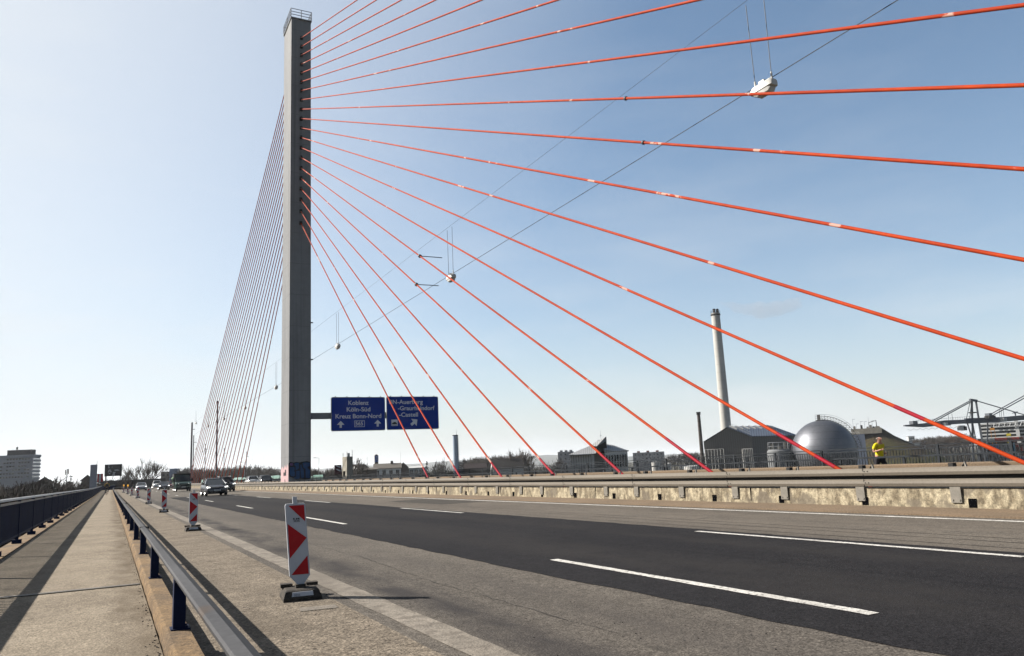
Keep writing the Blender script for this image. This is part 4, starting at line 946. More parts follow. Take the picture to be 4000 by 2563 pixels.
# wood edges: a few grown trees, copied individually
protos = [bare_tree('bare_tree', 'x', 21 + k, 14, 4.0, 5, 4, twig='twig' if k % 2 else 'twig_grey', rmin=.045, out=.7, spread=.66) for k in range(4)]
used = [0] * 4
def plant(px, d, top, label, group, k=None, sx=1.0):
    k = R_.randrange(4) if k is None else k; p = bgpos(px, d)
    if p.x > -7 and px < 600 and p.y < 205: return None
    h = zpx(px, top, d) / 14.0; rz = R_.uniform(0, 6.28)
    if not used[k]:
        o = protos[k]; used[k] = 1; o.location = p; o.rotation_euler = (0, 0, rz); o.scale = (h * sx, h * sx, h); o['label'] = label
    else: o = dup(protos[k], p, rz, label, (h * sx, h * sx, h))
    o['group'] = group; return o
lbl = 'bare brown tree in the thicket beyond the left railing'
for px, d, top in [(-60, 70, 1902), (10, 90, 1897), (60, 75, 1910), (95, 120, 1893), (130, 95, 1900), (165, 130, 1886), (185, 85, 1903), (215, 140, 1872), (238, 130, 1868), (262, 120, 1893), (300, 150, 1882), (318, 110, 1893), (345, 160, 1885), (372, 150, 1882), (395, 170, 1884), (40, 160, 1895), (-20, 140, 1896), (112, 180, 1888), (280, 190, 1885), (408, 200, 1880), (430, 215, 1872), (455, 220, 1868), (330, 200, 1884), (150, 220, 1886)]:
    plant(px, d, top - 12, lbl, 'bare trees beyond the left railing', sx=R_.uniform(.9, 1.3))
lbl = 'bare tree of the dark wood behind the backlit cables'
for i in range(26):
    px = 690 + i * 15.5 + R_.uniform(-6, 6); d = R_.uniform(330, 420); plant(px, d, 1828 - (px - 690) * .012 + R_.uniform(-9, 6) - (6 if 900 < px < 1010 else 0), lbl, 'wood behind the backlit cables', sx=R_.uniform(.8, 1.1))
lbl = 'bare tree of the low wood just right of the pylon'
for i in range(15): plant(1215 + i * 14 + R_.uniform(-5, 5), R_.uniform(230, 300), 1822 + R_.uniform(-10, 10), lbl, 'wood right of the pylon', sx=R_.uniform(.8, 1.1))
plant(1401, 240, 1787, 'pale bare tree standing between the concrete stair tower and the small white gable', 'single bare trees', 2, .75)
plant(1711, 300, 1786, 'single round bare tree left of the slim blue tower', 'single bare trees', 1, .7)
plant(2030, 330, 1752, 'tallest bare tree rising from the right end of the wood behind the dark houses', 'single bare trees', 3, .8)
lbl = 'bare tree of the wood behind the dark-roofed houses'
for i in range(20): plant(1835 + i * 11 + R_.uniform(-5, 5), R_.uniform(380, 440), (1786 - i * .7) + R_.uniform(-7, 5), lbl, 'wood behind the dark-roofed houses', sx=R_.uniform(.9, 1.2))
lbl = 'bare tree of the low brown wood left of the harbour crane'
for i in range(22): plant(3588 + i * 10 + R_.uniform(-4, 4), R_.uniform(520, 640), 1712 - i * .9 + R_.uniform(-5, 4), lbl, 'wood left of the harbour crane', sx=R_.uniform(.9, 1.2))
lbl = 'small bare tree in the far tree belt behind the chimneys'
for px in (2180, 2290, 2640, 2662, 2690, 2700, 2715, 2760, 2610): plant(px, 480, zip and (1772 if px > 2630 else 1790) + R_.uniform(-4, 6) - (px - 2180) * .012, lbl, 'far tree belt', sx=.9)
# thickets and scrub that read as one mass
def thicket(name, spots, mm, n=900, seed=3):
    rn = random.Random(seed); m = MB()
    for (px, d, top, wpx) in spots:
        s = d / F; H = zpx(px, top, d); c = bgpos(px, d)
        if -6 - wpx * s * .5 < c.x < 34 and c.y < 215: continue
        for k in range(n):
            a = rn.uniform(0, 6.28); r = wpx * s * .5 * math.sqrt(rn.random()); x, y = c.x + math.cos(a) * r, c.y + math.sin(a) * r
            h = H * rn.uniform(.15, 1.0) * (1 - .35 * (r / (wpx * s * .5)) ** 2); l = rn.uniform(.08, .25) * H + .3
            dx, dy = rn.uniform(-.5, .5) * l, rn.uniform(-.5, .5) * l; wdt = rn.uniform(.03, .09) + s * .35
            m.add([(x - wdt, y - wdt * .5, GZ + max(h - l, 0)), (x + wdt, y + wdt * .5, GZ + max(h - l, 0)), (x + dx, y + dy, GZ + h)], [(0, 1, 2)])
    o = m.build(name, mm); o['kind'] = 'stuff'; return o
thicket('undergrowth', [(px, d, (1888 if px < 120 else 1879) - .01 * px + R_.uniform(-6, 7), 90) for px in range(-80, 440, 22) for d in (60, 100, 150, 190)], M['thicket'], 650)
thicket('undergrowth', [(px, d, 1848 - (px - 690) * .026 + R_.uniform(-3, 3), 60) for px in range(680, 1100, 22) for d in (310, 370)], M['thicket'], 420, 4)
thicket('undergrowth', [(px, 270, 1838 - (px - 1215) * .03 + R_.uniform(-4, 4), 50) for px in range(1215, 1420, 16)], M['thicket'], 700, 5)
thicket('undergrowth', [(px, 330, 1812 - (px - 1620) * .04 + R_.uniform(-3, 3), 70) for px in range(1640, 2200, 24)], M['thicket'], 420, 6)
thicket('undergrowth', [(px, 430, 1738 - (px - 3540) * .05 + R_.uniform(-3, 3), 70) for px in range(3400, 3860, 20)], M['thicket'], 700, 7)
thicket('undergrowth', [(px, 190, 1890, 60) for px in range(430, 560, 18)], M['thicket'], 600, 8)
def evergreen(label, px, d, top, wpx, seed, low=None):
    rn = random.Random(seed); p = bgpos(px, d); s = d / F; H = zpx(px, top, d); w = wpx * s / 2; t = thing('evergreen_tree', label, 'tree', p, 0)
    m = MB(); m.tube((0, 0, -.2), (0, 0, H * .92), H * .02, .05, 6); m.build('trunk', M['bark'], t)
    m = MB(); cl = []
    for k in range(46):
        h = rn.uniform(.35, 1); a = rn.uniform(0, 6.28); r = w * (1 - ((h - .35) / .65) ** 1.6) * rn.uniform(.3, 1.05); cl.append((r * math.cos(a), r * math.sin(a), h * H * .97))
    for cx, cy, cz in cl:
        for q in range(60):
            v = Vector((rn.gauss(0, 1), rn.gauss(0, 1), rn.gauss(0, .6))).normalized() * rn.uniform(.2, 1) * w * .3
            c = Vector((cx, cy, cz)) + v; e = w * .09; a, b = Vector((rn.uniform(-e, e), rn.uniform(-e, e), rn.uniform(-e, e))), Vector((rn.uniform(-e, e), rn.uniform(-e, e), rn.uniform(-e, e)))
            m.add([c + a, c + b, c - a * .7 - b * .5], [(0, 1, 2)])
    m.build('crown', M['needle'], t)
evergreen('dark evergreen tree in front of the antenna mast on the left', 277, 165, 1846, 46, 1)
evergreen('small dark evergreen beside the white house with arched windows', 1668, 300, 1799, 26, 2)
evergreen('dark evergreen behind the small white gable', 1430, 270, 1810, 22, 3)

# ------------------------------------------------------------------ buildings beyond the left railing
conc_b = plain('blue_grey_concrete', (.36, .37, .41), .85, col2=(.31, .32, .36)); roofd = plain('roof_dark', (.016, .014, .014), .9); brownw = plain('brown_wall', (.12, .09, .07)); whitew = plain('white_render', (.66, .66, .64), .85, col2=(.54, .54, .53)); greyroof = plain('grey_roof', (.16, .14, .12), .8); beigew = plain('beige_concrete', (.36, .33, .27), .9, col2=(.26, .24, .2), scale=1)
shiny = plain('glazing_reflecting', (.75, .78, .8), .1, metal=1.0)
d = 310; p = at(124, 1850, d); p.z = GZ; s = d / F
of = thing('office_block', 'grey office block with ribbon floors and bright glazed end beyond the left thicket', 'office building', p, face(p) - rad(24))
Ht = zpx(124, 1775, d); m = MB(); Lb, Dp = 34, 6.6; nf = 8; fh = 1.42
m.bx(-Lb, 0, .25, Dp - .2, 0, Ht)
for k in range(nf + 1): z = Ht - 1.35 - k * fh * 1.0; m.bx(-Lb, .32, -.15, Dp, z + (0 if k else .3), z + (.75 if k else 1.35))
m.build('wall', conc_b, of)
m = MB(); m.bx(-10.3, -1.2, 1.2, 5, Ht, Ht + 2.1); m.build('rooftop_block', plain('rooftop_dark', (.05, .045, .055)), of)
m = MB(); m.tube((-7.5, 3, Ht + 2.3), (-7.5, 3, Ht + 3.1), .35, n=8); m.tube((-7.5, 3, Ht + 3.1), (-7.5, 3, Ht + 3.4), .5, .2, 8); m.build('vent', M['steel_dark'], of)
m = MB(); m.bx(-.42, .42, -.02, .1, 0, .62); wn = m.build('window', M['glass'], of); first = True; cnt = 0
for k in range(6):
    for q in range(15):
        if R_.random() < .14: continue
        z = Ht - 1.35 - (k + 1) * fh + .78 - fh * .0; pos = (-1.6 - q * 1.12, .235, z)
        if first: wn.location = pos; first = False
        elif cnt < 95: share(wn, of, pos); cnt += 1
for k in range(6):
    m = MB(); z = Ht - 1.35 - (k + 1) * fh + .76
    m.bx(.0, .16, .35, Dp * .48, z, z + .62); m.bx(.0, .16, Dp * .52, Dp - .3, z, z + .62); m.build('glazed_band', shiny, of)
def house(label, x0, x1, eave, ridge, d, wallm, roofm, depth=9, yaw=0.0, win=0, gable=False, name='house', chim=False):
    pc = bgpos((x0 + x1) / 2, d); s = d / F; W = (x1 - x0) * s; he = zpx((x0 + x1) / 2, eave, d); hr = zpx((x0 + x1) / 2, ridge, d)
    t = thing(name, label, 'house', pc, face(pc) + yaw); m = MB()
    if gable:                                    # gable towards the camera
        m.loft([[(-W / 2, y, 0), (W / 2, y, 0), (W / 2, y, he), (0, y, hr - .1), (-W / 2, y, he)] for y in (0, depth)]); m.build('wall', wallm, t)
        m = MB(); o_ = .35
        for sx in (-1, 1): m.loft([[(sx * (W / 2 + o_), y, he - .25), (0, y, hr), (0, y, hr + .2), (sx * (W / 2 + o_), y, he - .05)] for y in (-.4, depth + .4)])
        rf = m.build('roof', roofm, t)
    else:
        m.loft([[(x, 0, 0), (x, depth, 0), (x, depth, he), (x, depth / 2, hr - .1), (x, 0, he)] for x in (-W / 2, W / 2)]); m.build('wall', wallm, t)
        m = MB(); o_ = .35
        for sy in (0, 1):
            e = -o_ if sy == 0 else depth + o_
            m.loft([[(x, e, he - .2), (x, depth / 2, hr), (x, depth / 2, hr + .22), (x, e, he)] for x in (-W / 2 - .3, W / 2 + .3)])
        rf = m.build('roof', roofm, t)
    if chim: m = MB(); m.bx(W * .12, W * .12 + .9, depth * .4, depth * .5, he, hr + 1.0); m.build('chimney', brownw, rf)
    for k in range(win):
        x = -W / 2 + W * (k + .5) / win; m = MB(); m.bx(x - .55, x + .55, -.04, .1, he - 2.1, he - .7); m.build('window', M['glass'], t)
        m = MB(); m.bx(x - .03, x + .03, -.07, -.03, he - 2.1, he - .7); m.build('window_bar', whitew, t)
    return t
house('dark gabled house between the thicket trees right of the office block', 147, 205, 1885, 1866, 180, brownw, roofd, 12, 0, 0, True)
house('dark gabled roof just left of the tall grey slab tower', 322, 362, 1876, 1857, 200, brownw, roofd, 12, 0, 0, True)
ma = thing('antenna_mast', 'small phone mast with panel antennas above the dark evergreen', 'antenna mast', bgpos(262, 230)); m = MB(); h = zpx(262, 1832, 230)
m.tube((0, 0, 0), (0, 0, h), .16, .12, 6); m.build('pole', M['steel_dark'], ma)
for x, z in ((-.45, -.2), (.35, 0), (.0, -.5)): m = MB(); m.bx(x - .14, x + .14, -.3, -.15, h - 1.6 + z, h + z); m.tube((0, 0, h - .8 + z), (x, -.15, h - .8 + z), .06, n=5); m.build('antenna', M['plate'], ma)
# slab towers of the bridge pier with river signs
t = thing('stair_tower', 'pale grey slab tower standing outside the left railing', 'stair tower', (*at(366, 1850, 133).xy, GZ)); Ht = at(363, 1815, 133).z - GZ
m = MB(); m.bx(-.55, .50, 0, 2.2, 0, Ht); m.build('shaft', conc_b, t)
m = MB(); m.bx(.40, .46, .2, .26, Ht, Ht + .7); m.build('rod', M['steel_dark'], t)
def river_sign(label, loc, rz=0.0):
    t = thing('river_sign', label, 'sign', loc, rz, 'river signs on the pier towers'); m = MB()
    for x, c in ((-.3, 'red'), (0, 'panel'), (.3, 'red')): 
        m = MB(); m.bx(x - .148, x + .148, 0, .06, -.9, .5); m.build('field', M['red'] if c == 'red' else M['panel'], t)
    m = MB(); m.bx(-.5, .5, .062, .14, -.95, -.85); m.bx(-.5, .5, .062, .14, .4, .5); m.bx(-1.3, -.4, .062, .14, .3, .38); m.bx(-1.3, -.4, .062, .14, -.5, -.42); m.build('frame', M['steel_dark'], t); return t
q = at(391, 1862, 134); river_sign('red and white river board on a bracket right of the slab tower', (q.x, q.y, q.z), 0)
t = thing('stair_tower', 'beige concrete stair tower behind the far railing, sunlit on its left side', 'stair tower', (29.55, 108.6, GZ)); Ht = at(1352, 1792, 124).z - GZ
m = MB(); m.bx(0, .85, 0, 2.4, 0, Ht); m.build('shaft', beigew, t)
m = MB()
for x, y, hh in ((.05, .1, .7), (.8, .1, .9), (.05, 2.2, .6), (.4, 1.2, .5)): m.bx(x - .03, x + .03, y - .03, y + .03, Ht, Ht + hh)
m.bx(.3, .6, .6, 1.1, Ht, Ht + .5); m.build('roof_fittings', M['galv'], t)
m = MB(); m.bx(-.06, 0, 1.0, 1.9, Ht - 2.7, Ht - 2.0); m.build('opening', M['dark'], t)
q = at(1320, 1835, 124)
t = thing('river_sign', 'dark red river board with white chevrons left of the concrete stair tower', 'sign', (q.x, q.y, q.z), -.2, 'river signs on the pier towers')
m = MB(); m.bx(-.55, .55, 0, .1, -.75, .75); m.build('field', plain('sign_dark_red', (.09, .02, .025)), t)
m = MB()
for z in (.35, -.2): m.loft([[(-.25, yy, z + .2), (.4, yy, z - .1), (.4, yy, z + .1), (-.25, yy, z + .36)] for yy in (-.02, -.004)])
m.build('chevron', M['panel'], t)
# dark billboard on two poles at the bridge end
d = 205; p = bgpos(442, d); t = thing('billboard', 'dark billboard with pale graffiti shapes on two poles over the thicket', 'billboard', p, face(p)); s = d / F
zt, zb = zpx(442, 1814, d), zpx(442, 1860, d); W = 60 * s
m = MB(); m.bx(-W / 2, W / 2, 0, .5, zb, zt); m.build('board', plain('billboard_dark', (.012, .012, .018), .6), t)
m = MB(); bd = [(-W / 2 - .02, -W / 2 + .35), (W / 2 - .35, W / 2 + .02)]
for a, b in bd: m.bx(a, b, -.08, -.004, zb - .03, zt + .03)
m.bx(-W / 2, W / 2, -.06, -.004, zt - .15, zt + .02); m.build('frame', M['black'], t)
for x in (-W * .42, W * .42): m = MB(); m.tube((x, .3, 0), (x, .3, zb), .14, n=8); m.build('pole', M['galv'], t)
def blob(pts, mm):
    m = MB(); m.loft([[(-W / 2 + W * x / 460, yy, zt - (zt - zb) * y / 360) for x, y in pts] for yy in (-.03, -.004)]); m.build('painted_shape', mm, t)
for pts in ([(90, 30), (130, 20), (110, 60), (140, 110), (90, 115)], [(170, 85), (205, 70), (215, 90)], [(85, 240), (105, 160), (150, 150), (190, 225), (180, 245), (150, 240), (140, 190), (120, 240)], [(105, 270), (160, 262), (150, 295), (120, 295)], [(185, 350), (225, 290), (220, 230), (300, 235), (270, 290), (290, 345)], [(250, 170), (330, 150), (400, 190), (340, 210), (270, 200)]): blob(pts, plain('billboard_pale', (.28, .30, .34)))
# block with a blue tower, dark screen wall
d = 360; p = bgpos(688, d); s = d / F; t = thing('apartment_block', 'low brown block with a light blue tower, behind the green van', 'building', p, face(p))
zz = zpx(688, 1841, d); m = MB(); m.bx(-54 * s, 56 * s, 0, 10, 0, zz); m.build('wall', plain('block_brown', (.10, .085, .08)), t)
m = MB(); m.bx(-24 * s, 4 * s, -.5, 6, 0, zpx(688, 1830, d)); m.build('stair_tower', plain('tower_blue', (.22, .29, .42)), t)
m = MB(); m.bx(4.05 * s, 9 * s, -.4, 5, 0, zpx(688, 1831, d)); m.build('tower_end', plain('tower_pale', (.42, .45, .5)), t)
m = MB(); m.bx(-.05, .05, -.6, -.5, 0, .9); wq = m.build('window', M['glass'], t); wq.scale = (10, 1, 1); wq.location = (-45 * s, .55, zz - 2)
for k in range(6):
    if k != 0: c = share(wq, t, (-45 * s + k * 2.0 if k < 3 else 15 * s + (k - 3) * 2.4, .55, zz - 2)); c.scale = (10, 1, 1)
t = thing('screen_wall', 'dark slatted noise screen at the far end of the carriageway', 'noise barrier', (4.2, 232, zr(232)), -.05)
m = MB(); m.bx(-6.5, 9, 0, .15, -.2, 2.3); m.build('panel', plain('screen_dark', (.028, .026, .03)), t)
m = MB(); m.bx(-.08, .08, -.1, .0, -.2, 2.45); q = m.build('post', M['steel_dark'], t); q.location = (-6.4, 0, 0)
for k in range(1, 17): share(q, t, (-6.4 + k * .95, 0, 0))
t = thing('noise_screen', 'pale green glass noise screen along the far side left of the pylon', 'noise barrier', (29.0, 120, -.2))
m = MB()
gl = mat('green_glass', (.25, .42, .36), .2); 
for k in range(26):
    m = MB(); y = k * 7; m.bx(0, .06, y, y + 6.85, -.6, 1.35 - .25 * math.sin(k * .9)); 
    m.build('pane', gl, t)
m = MB(); m.bx(-.06, .12, -.07, .07, -1.2, 1.5); q = m.build('post', M['rail_steel'], t)
for k in range(1, 27): share(q, t, (0, k * 7 - .075, 0))
# tall light masts
for px, top, d, r, lb_ in ((745, 1650, 185, .27, 'tall grey mast at the left end of the backlit cables'), (753, 1702, 190, .15, 'thinner mast right beside the tall one at the left end of the cables'), (844, 1563, 200, .27, 'tallest purple-grey mast standing among the backlit cables'), (800, 1735, 240, .14, 'thin mast with a side bracket left of the tallest mast'), (874, 1752, 260, .13, 'thin mast right of the tallest mast'), (962, 1766, 270, .12, 'thin pale mast at the right edge of the backlit cables')):
    p = bgpos(px, d); t = thing('light_mast', lb_, 'mast', p, 0, 'light masts among the backlit cables'); h = zpx(px, top, d); m = MB()
    m.tube((0, 0, 0), (0, 0, h), r, r * .7, 8); m.build('pole', plain('mast_paint', (.13, .11, .125)), t)
    m = MB(); m.bx(0, .7, -.06, .06, h - 1.6, h - 1.48); m.bx(-.16, .16, -.16, .16, h, h + .12); m.build('bracket', M['steel_dark'], t)
for px, top, d, lb_ in ((955, 1806, 260, 'slim street lamp with a short arm left of the pale mast'), (1246, 1789, 230, 'slim street lamp right of the pylon foot')):
    p = bgpos(px, d); t = thing('street_lamp', lb_, 'street lamp', p, face(p)); h = zpx(px, top, d); m = MB(); m.tube((0, 0, 0), (0, 0, h), .09, .06, 6); m.build('pole', M['galv'], t)
    m = MB(); m.tube((0, 0, h), (-1.0, 0, h + .1), .05, n=5); m.build('arm', M['galv'], t)
    m = MB(); m.box((-1.2, 0, h + .1), (.7, .3, .14)); m.build('lamp_head', M['plate'], t)

# ------------------------------------------------------------------ buildings beyond the far railing
house('small white-gabled house with a dark roof right of the stair tower', 1402, 1446, 1833, 1815, 262, whitew, roofd, 8, .5)
house('low brown annex in front of the white-gabled house', 1418, 1472, 1834, 1829, 250, brownw, greyroof, 6)
house('long white house with a grey-brown roof below the blue advertising tower', 1462, 1566, 1829, 1812, 265, whitew, greyroof, 9, 0, 4, chim=True)
house('house with a steep black hipped roof right of the long white house', 1552, 1600, 1832, 1808, 275, brownw, roofd, 10, 0, 0, True)
house('flat white house with arched dark windows under the lowest cable', 1598, 1655, 1827, 1824, 255, whitew, whitew, 8, -.15, 3)
house('house with a long dark red roof at the foot of the slim blue tower', 1818, 1899, 1829, 1812, 250, brownw, plain('roof_darkred', (.02, .010, .009)), 9)
house('large dark house with a white gable end behind the third lowest cable', 1928, 2046, 1828, 1794, 250, whitew, roofd, 10, .12, chim=True)
d = 420; p = bgpos(1808, d); t = thing('office_block', 'white and blue banded block behind the slim blue tower', 'building', p, face(p)); s = d / F
for k in range(4): m = MB(); z = zpx(1808, 1806 + k * 7, d); m.bx(-26 * s, 22 * s, 0, 8, z - 3 * s, z); m.build('white_band', whitew, t)
m = MB(); m.bx(-25.5 * s, 21.5 * s, .3, 7.7, 0, zpx(1808, 1803, d)); m.bx(0, 16 * s, 1, 6, 0, zpx(1808, 1800, d)); m.build('wall', plain('bluegrey_wall', (.10, .13, .18)), t)
d = 300; p = bgpos(1472.5, d); t = thing('advertising_tower', 'dark slim tower with a blue vertical sign reading BOFA', 'advertising tower', p, face(p) + .25); s = d / F
zt = zpx(1472, 1775, d); m = MB(); m.bx(-6.3 * s, 6.3 * s, 0, 1.2, 0, zt - .3); m.bx(-.35, .35, .2, .8, zt - .3, zt); m.build('shaft', plain('shaft_brown', (.045, .032, .028)), t)
z1, z0 = zpx(1472, 1780, d), zpx(1472, 1805, d); m = MB(); m.bx(-6.6 * s, 6.6 * s, -.12, -.004, z0, z1); m.build('sign', plain('ad_blue', (.015, .09, .36)), t)
for k, ch in enumerate('BOFA'): text('lettering', ch, .42, .36, (.1, -.13, z1 - (z1 - z0) * (k + .85) / 4.1), t, M['signwhite'])
d = 300; p = bgpos(1783, d); s = d / F; t = thing('slim_tower', 'slim light blue round tower with a ladder and a thin aerial', 'tower', p, face(p)); zt = zpx(1783, 1701, d)
bt = plain('tower_skyblue', (.34, .42, .52), .6, col2=(.28, .35, .44)); m = MB(); m.lathe([(11.5 * s, 0), (10.2 * s, zt)], 24); m.build('shaft', bt, t, smooth=True)
m = MB(); m.lathe([(11 * s, zt), (11.6 * s, zt + .12), (11 * s, zt + .3)], 24); m.build('cap', M['steel_dark'], t)
m = MB(); m.tube((.5, -.6, zt), (.5, -.6, zt + 24 * s), .07, .04, 5); m.build('aerial', M['steel_dark'], t)
m = MB()
for x in (.72, 1.12): m.tube((x + .3, -.95, 1), (x, -.9, zt + .3), .05, n=4)
for k in range(30): m.tube((.72, -.92, 1 + zt * k / 30), (1.12, -.92, 1 + zt * k / 30), .03, n=4)
m.build('ladder', M['steel_dark'], t)
for px, top, bot, d in ((1435, 1784, 1820, 420), (1566, 1764, 1815, 420), (1998 + 37, 1745, 1830, 340), (2356, 1680, 1760, 155)):
    p = bgpos(px, d); t = thing('radio_mast', {1435: 'hair-thin mast above the small white gable', 1566: 'hair-thin mast above the black hipped roof', 2035: 'dark pole in front of the tallest bare tree', 2356: 'thin aerial on the roof of the building with the kinked roof'}[px], 'mast', p); h = zpx(px, top, d); m = MB(); z0 = 0 if px != 2356 else zpx(px, 1712, d)
    m.tube((0, 0, z0), (0, 0, h), .10 if px != 2356 else .03, .05 if px != 2356 else .02, 5); m.build('pole', M['wire'], t)
    m = MB(); m.bx(-.2, .2, -.02, .02, h * .94, h * .94 + .08); m.build('crossbar', M['wire'], t)
# grey apartment slabs with brick-red roof boxes
for x0, x1, top, d, lb_ in ((2183, 2246, 1764, 520, 'pale grey flat block left of the kinked roof'), (2478, 2600, 1766, 640, 'long grey flat block with brick-red roof boxes right of the kinked roof')):
    p = bgpos((x0 + x1) / 2, d); s = d / F; t = thing('apartment_block', lb_, 'building', p, face(p)); W = (x1 - x0) * s; h = zpx((x0 + x1) / 2, top, d)
    m = MB(); m.bx(-W / 2, W / 2, 0, 10, 0, h); m.build('wall', plain('flat_grey', (.30, .30, .31)), t)
    for k in range(3): m = MB(); m.bx(-W * .36 + k * W * .3, -W * .36 + k * W * .3 + 11 * s, 2, 8, h, h + 6 * s); m.build('roof_box', plain('brick_red', (.30, .10, .06)) if d == 640 else plain('flat_grey2', (.26, .26, .27)), t)
    m = MB(); m.bx(-.6, .6, -.05, .1, 0, 1.3); wq = m.build('window', M['glass'], t); wq.location = (-W / 2 + 2, 0, h - 2.6); n = 0
    for r in range(3):
        for q in range(int(W / 3.2)):
            if r or q: share(wq, t, (-W / 2 + 2 + q * 3.1, 0, h - 2.6 - r * 3.0))
# building with the kinked roof
d = 150; s = d / F; p = bgpos(2350, d); kt = thing('kinked_roof_building', 'grey metal-roofed building with a raised kinked skylight roof behind the railing', 'building', p, face(p))
K = lambda px, py, y=0: ((px - 2350) * s, y, zpx(px, py, d) - (px - 2350) * s * -.0)
roofm = plain('seam_roof', (.40, .40, .40), .5, col2=(.32, .32, .32)); stripes(roofm, 0, .42, .14, (.10, .10, .105))
m = MB(); ze = zpx(2350, 1773, d); ze_k = ze
m.bx(-6.5, .4, .5, 9, 0, ze); m.bx(3.6, 10.2, 1, 9, 0, ze + .2); m.bx(.4, 3.6, 4, 9, 0, ze + 2); m.build('wall', whitew, kt)
m = MB(); m.loft([[(-6.9, y, ze - .05), (-6.9, y, ze + .12), (.6, y, ze + .14), (.6, y, ze - .03)] for y in (-.6, .5)]); m.build('canopy', M['galv'], kt)
m = MB()                                          # left hip roof
m.add([(-6.9, -.4, ze + .15), (1.0, -.4, ze + .15), (3.6, 6, ze + 3.5), (2.0, 6, ze + 5.2), (-.3, 5, ze + 3.2), (-6.9, 9, ze + .15)], [(0, 1, 4), (1, 2, 3, 4), (0, 4, 5)])
m.loft([[(3.4, y, ze + .3), (3.4, y, ze + h_), (6.2, y, ze + h_ - .7), (10.6, y, ze + .7), (10.6, y, ze + .3)] for y, h_ in ((1.2, 1.4), (5, 3.6), (8, 3.6))]); m.build('roof', roofm, kt)
m = MB(); m.loft([[(-.4, 2.4, ze + 3.0), (1.4, 1.2, ze + 2.6), (4.1, 2.2, ze + 4.3), (4.2, 2.4, ze + 5.9)], [(-.2, 4.4, ze + 3.4), (1.2, 5, ze + 2.2), (4.2, 4.5, ze + 3.0), (4.4, 4.6, ze + 6.0)]]); m.build('raised_roof', roofm, kt)
m = MB(); m.loft([[(1.3, 1.05, ze + 2.45), (4.15, 2.0, ze + 4.2), (4.3, 2.3, ze + 5.8), (4.3, 2.3, ze + .2), (1.3, .9, ze + .2)], [(1.3, 1.5, ze + 2.45), (4.15, 2.6, ze + 4.2), (4.4, 2.9, ze + 5.8), (4.4, 2.9, ze + .2), (1.3, 1.4, ze + .2)]]); m.build('glazed_front', plain('front_dark', (.03, .032, .035), .3), kt)
for q in range(9): m = MB(); m.bx(-6.3 + q * .72, -6.2 + q * .72, -.06 + .5 - .02, .5 - .02, 0, ze - .1); m.build('mullion', M['steel_dark'], kt)
for q in range(8): m = MB(); m.bx(3.9 + q * .78, 4.35 + q * .78, .9, .99, ze - 2.6, ze - .3); m.build('window', M['glass'], kt)
m = MB(); m.bx(.9, 1.3, 2.9, 3.4, ze + 3.6, ze + 3.95); m.build('skylight', M['glass'], kt)
for o in kt.children:
    M4 = Matrix(((.674, 0, 0, -1.55), (0, 1, 0, 0), (0, 0, 1, 0), (0, 0, 0, 1)))
    o.data.transform(M4)
    for v in o.data.vertices:
        if v.co.z > ze_k + .25: v.co.z = ze_k + .25 + (v.co.z - ze_k - .25) * .55
# chimneys
def chimney(label, pxb, pyb, pxt, pyt, d, wb, wt, mm, flues=0):
    p = bgpos(pxb, d); t = thing('chimney', label, 'chimney', p, face(p)); s = d / F; h = zpx(pxt, pyt, d); m = MB()
    m.lathe([(wb * s / 2 * 1.05, 0), (wt * s / 2, h)], 28); m.build('shaft', mm, t, smooth=True)
    m = MB(); m.lathe([(wt * s / 2 + .15, h - 1.0), (wt * s / 2 + .25, h - .9), (wt * s / 2 + .25, h - .5), (wt * s / 2 + .1, h - .4)], 28); m.build('band', M['steel_dark'], t)
    for k in range(flues): a = 2 * math.pi * k / flues; m = MB(); m.tube((math.cos(a) * wt * s * .25, math.sin(a) * wt * s * .25, h - .3), (math.cos(a) * wt * s * .25, math.sin(a) * wt * s * .25, h + 1.7), wt * s * .16, n=10); m.build('flue', M['steel_dark'], t)
    if flues:
        m = MB(); r = wt * s / 2 + .15
        for z in (.4, .9, 1.4): m.path([(r * math.cos(a), r * math.sin(a), h - .4 + z) for a in [2 * math.pi * k / 20 for k in range(21)]], .035, 4)
        for k in range(10): a = 2 * math.pi * k / 10; m.tube((r * math.cos(a), r * math.sin(a), h - .5), (r * math.cos(a), r * math.sin(a), h + 1.0), .035, n=4)
        m.build('top_railing', M['wire'], t)
    return t
cm = mat('chimney_concrete', (.60, .58, .54), .85, col2=(.50, .485, .45), scale=.4, stretch=(1, 1, .25))
stripes(cm, 2, 3.2, .04, (.42, .41, .38))
chimney('tall slender off-white chimney with dark flues at its top', 2853, 1790, 2796, 1203, 300, 42, 34, cm, 3)
thc = chimney('short thin dark brown chimney left of the tall white one', 2749, 1785, 2737, 1608, 320, 16, 12, plain('rust_brown', (.085, .065, .055)), 0)
m = MB(); h = zpx(2737, 1608, 320); m.bx(-.9, .9, -.9, .9, h - .3, h + .1)
for k in range(14): m.bx(-.72, .72, -.85, -.60, 2 + k * (h - 4) / 14, 2.2 + k * (h - 4) / 14)
m.build('platform', M['steel_dark'], thc)
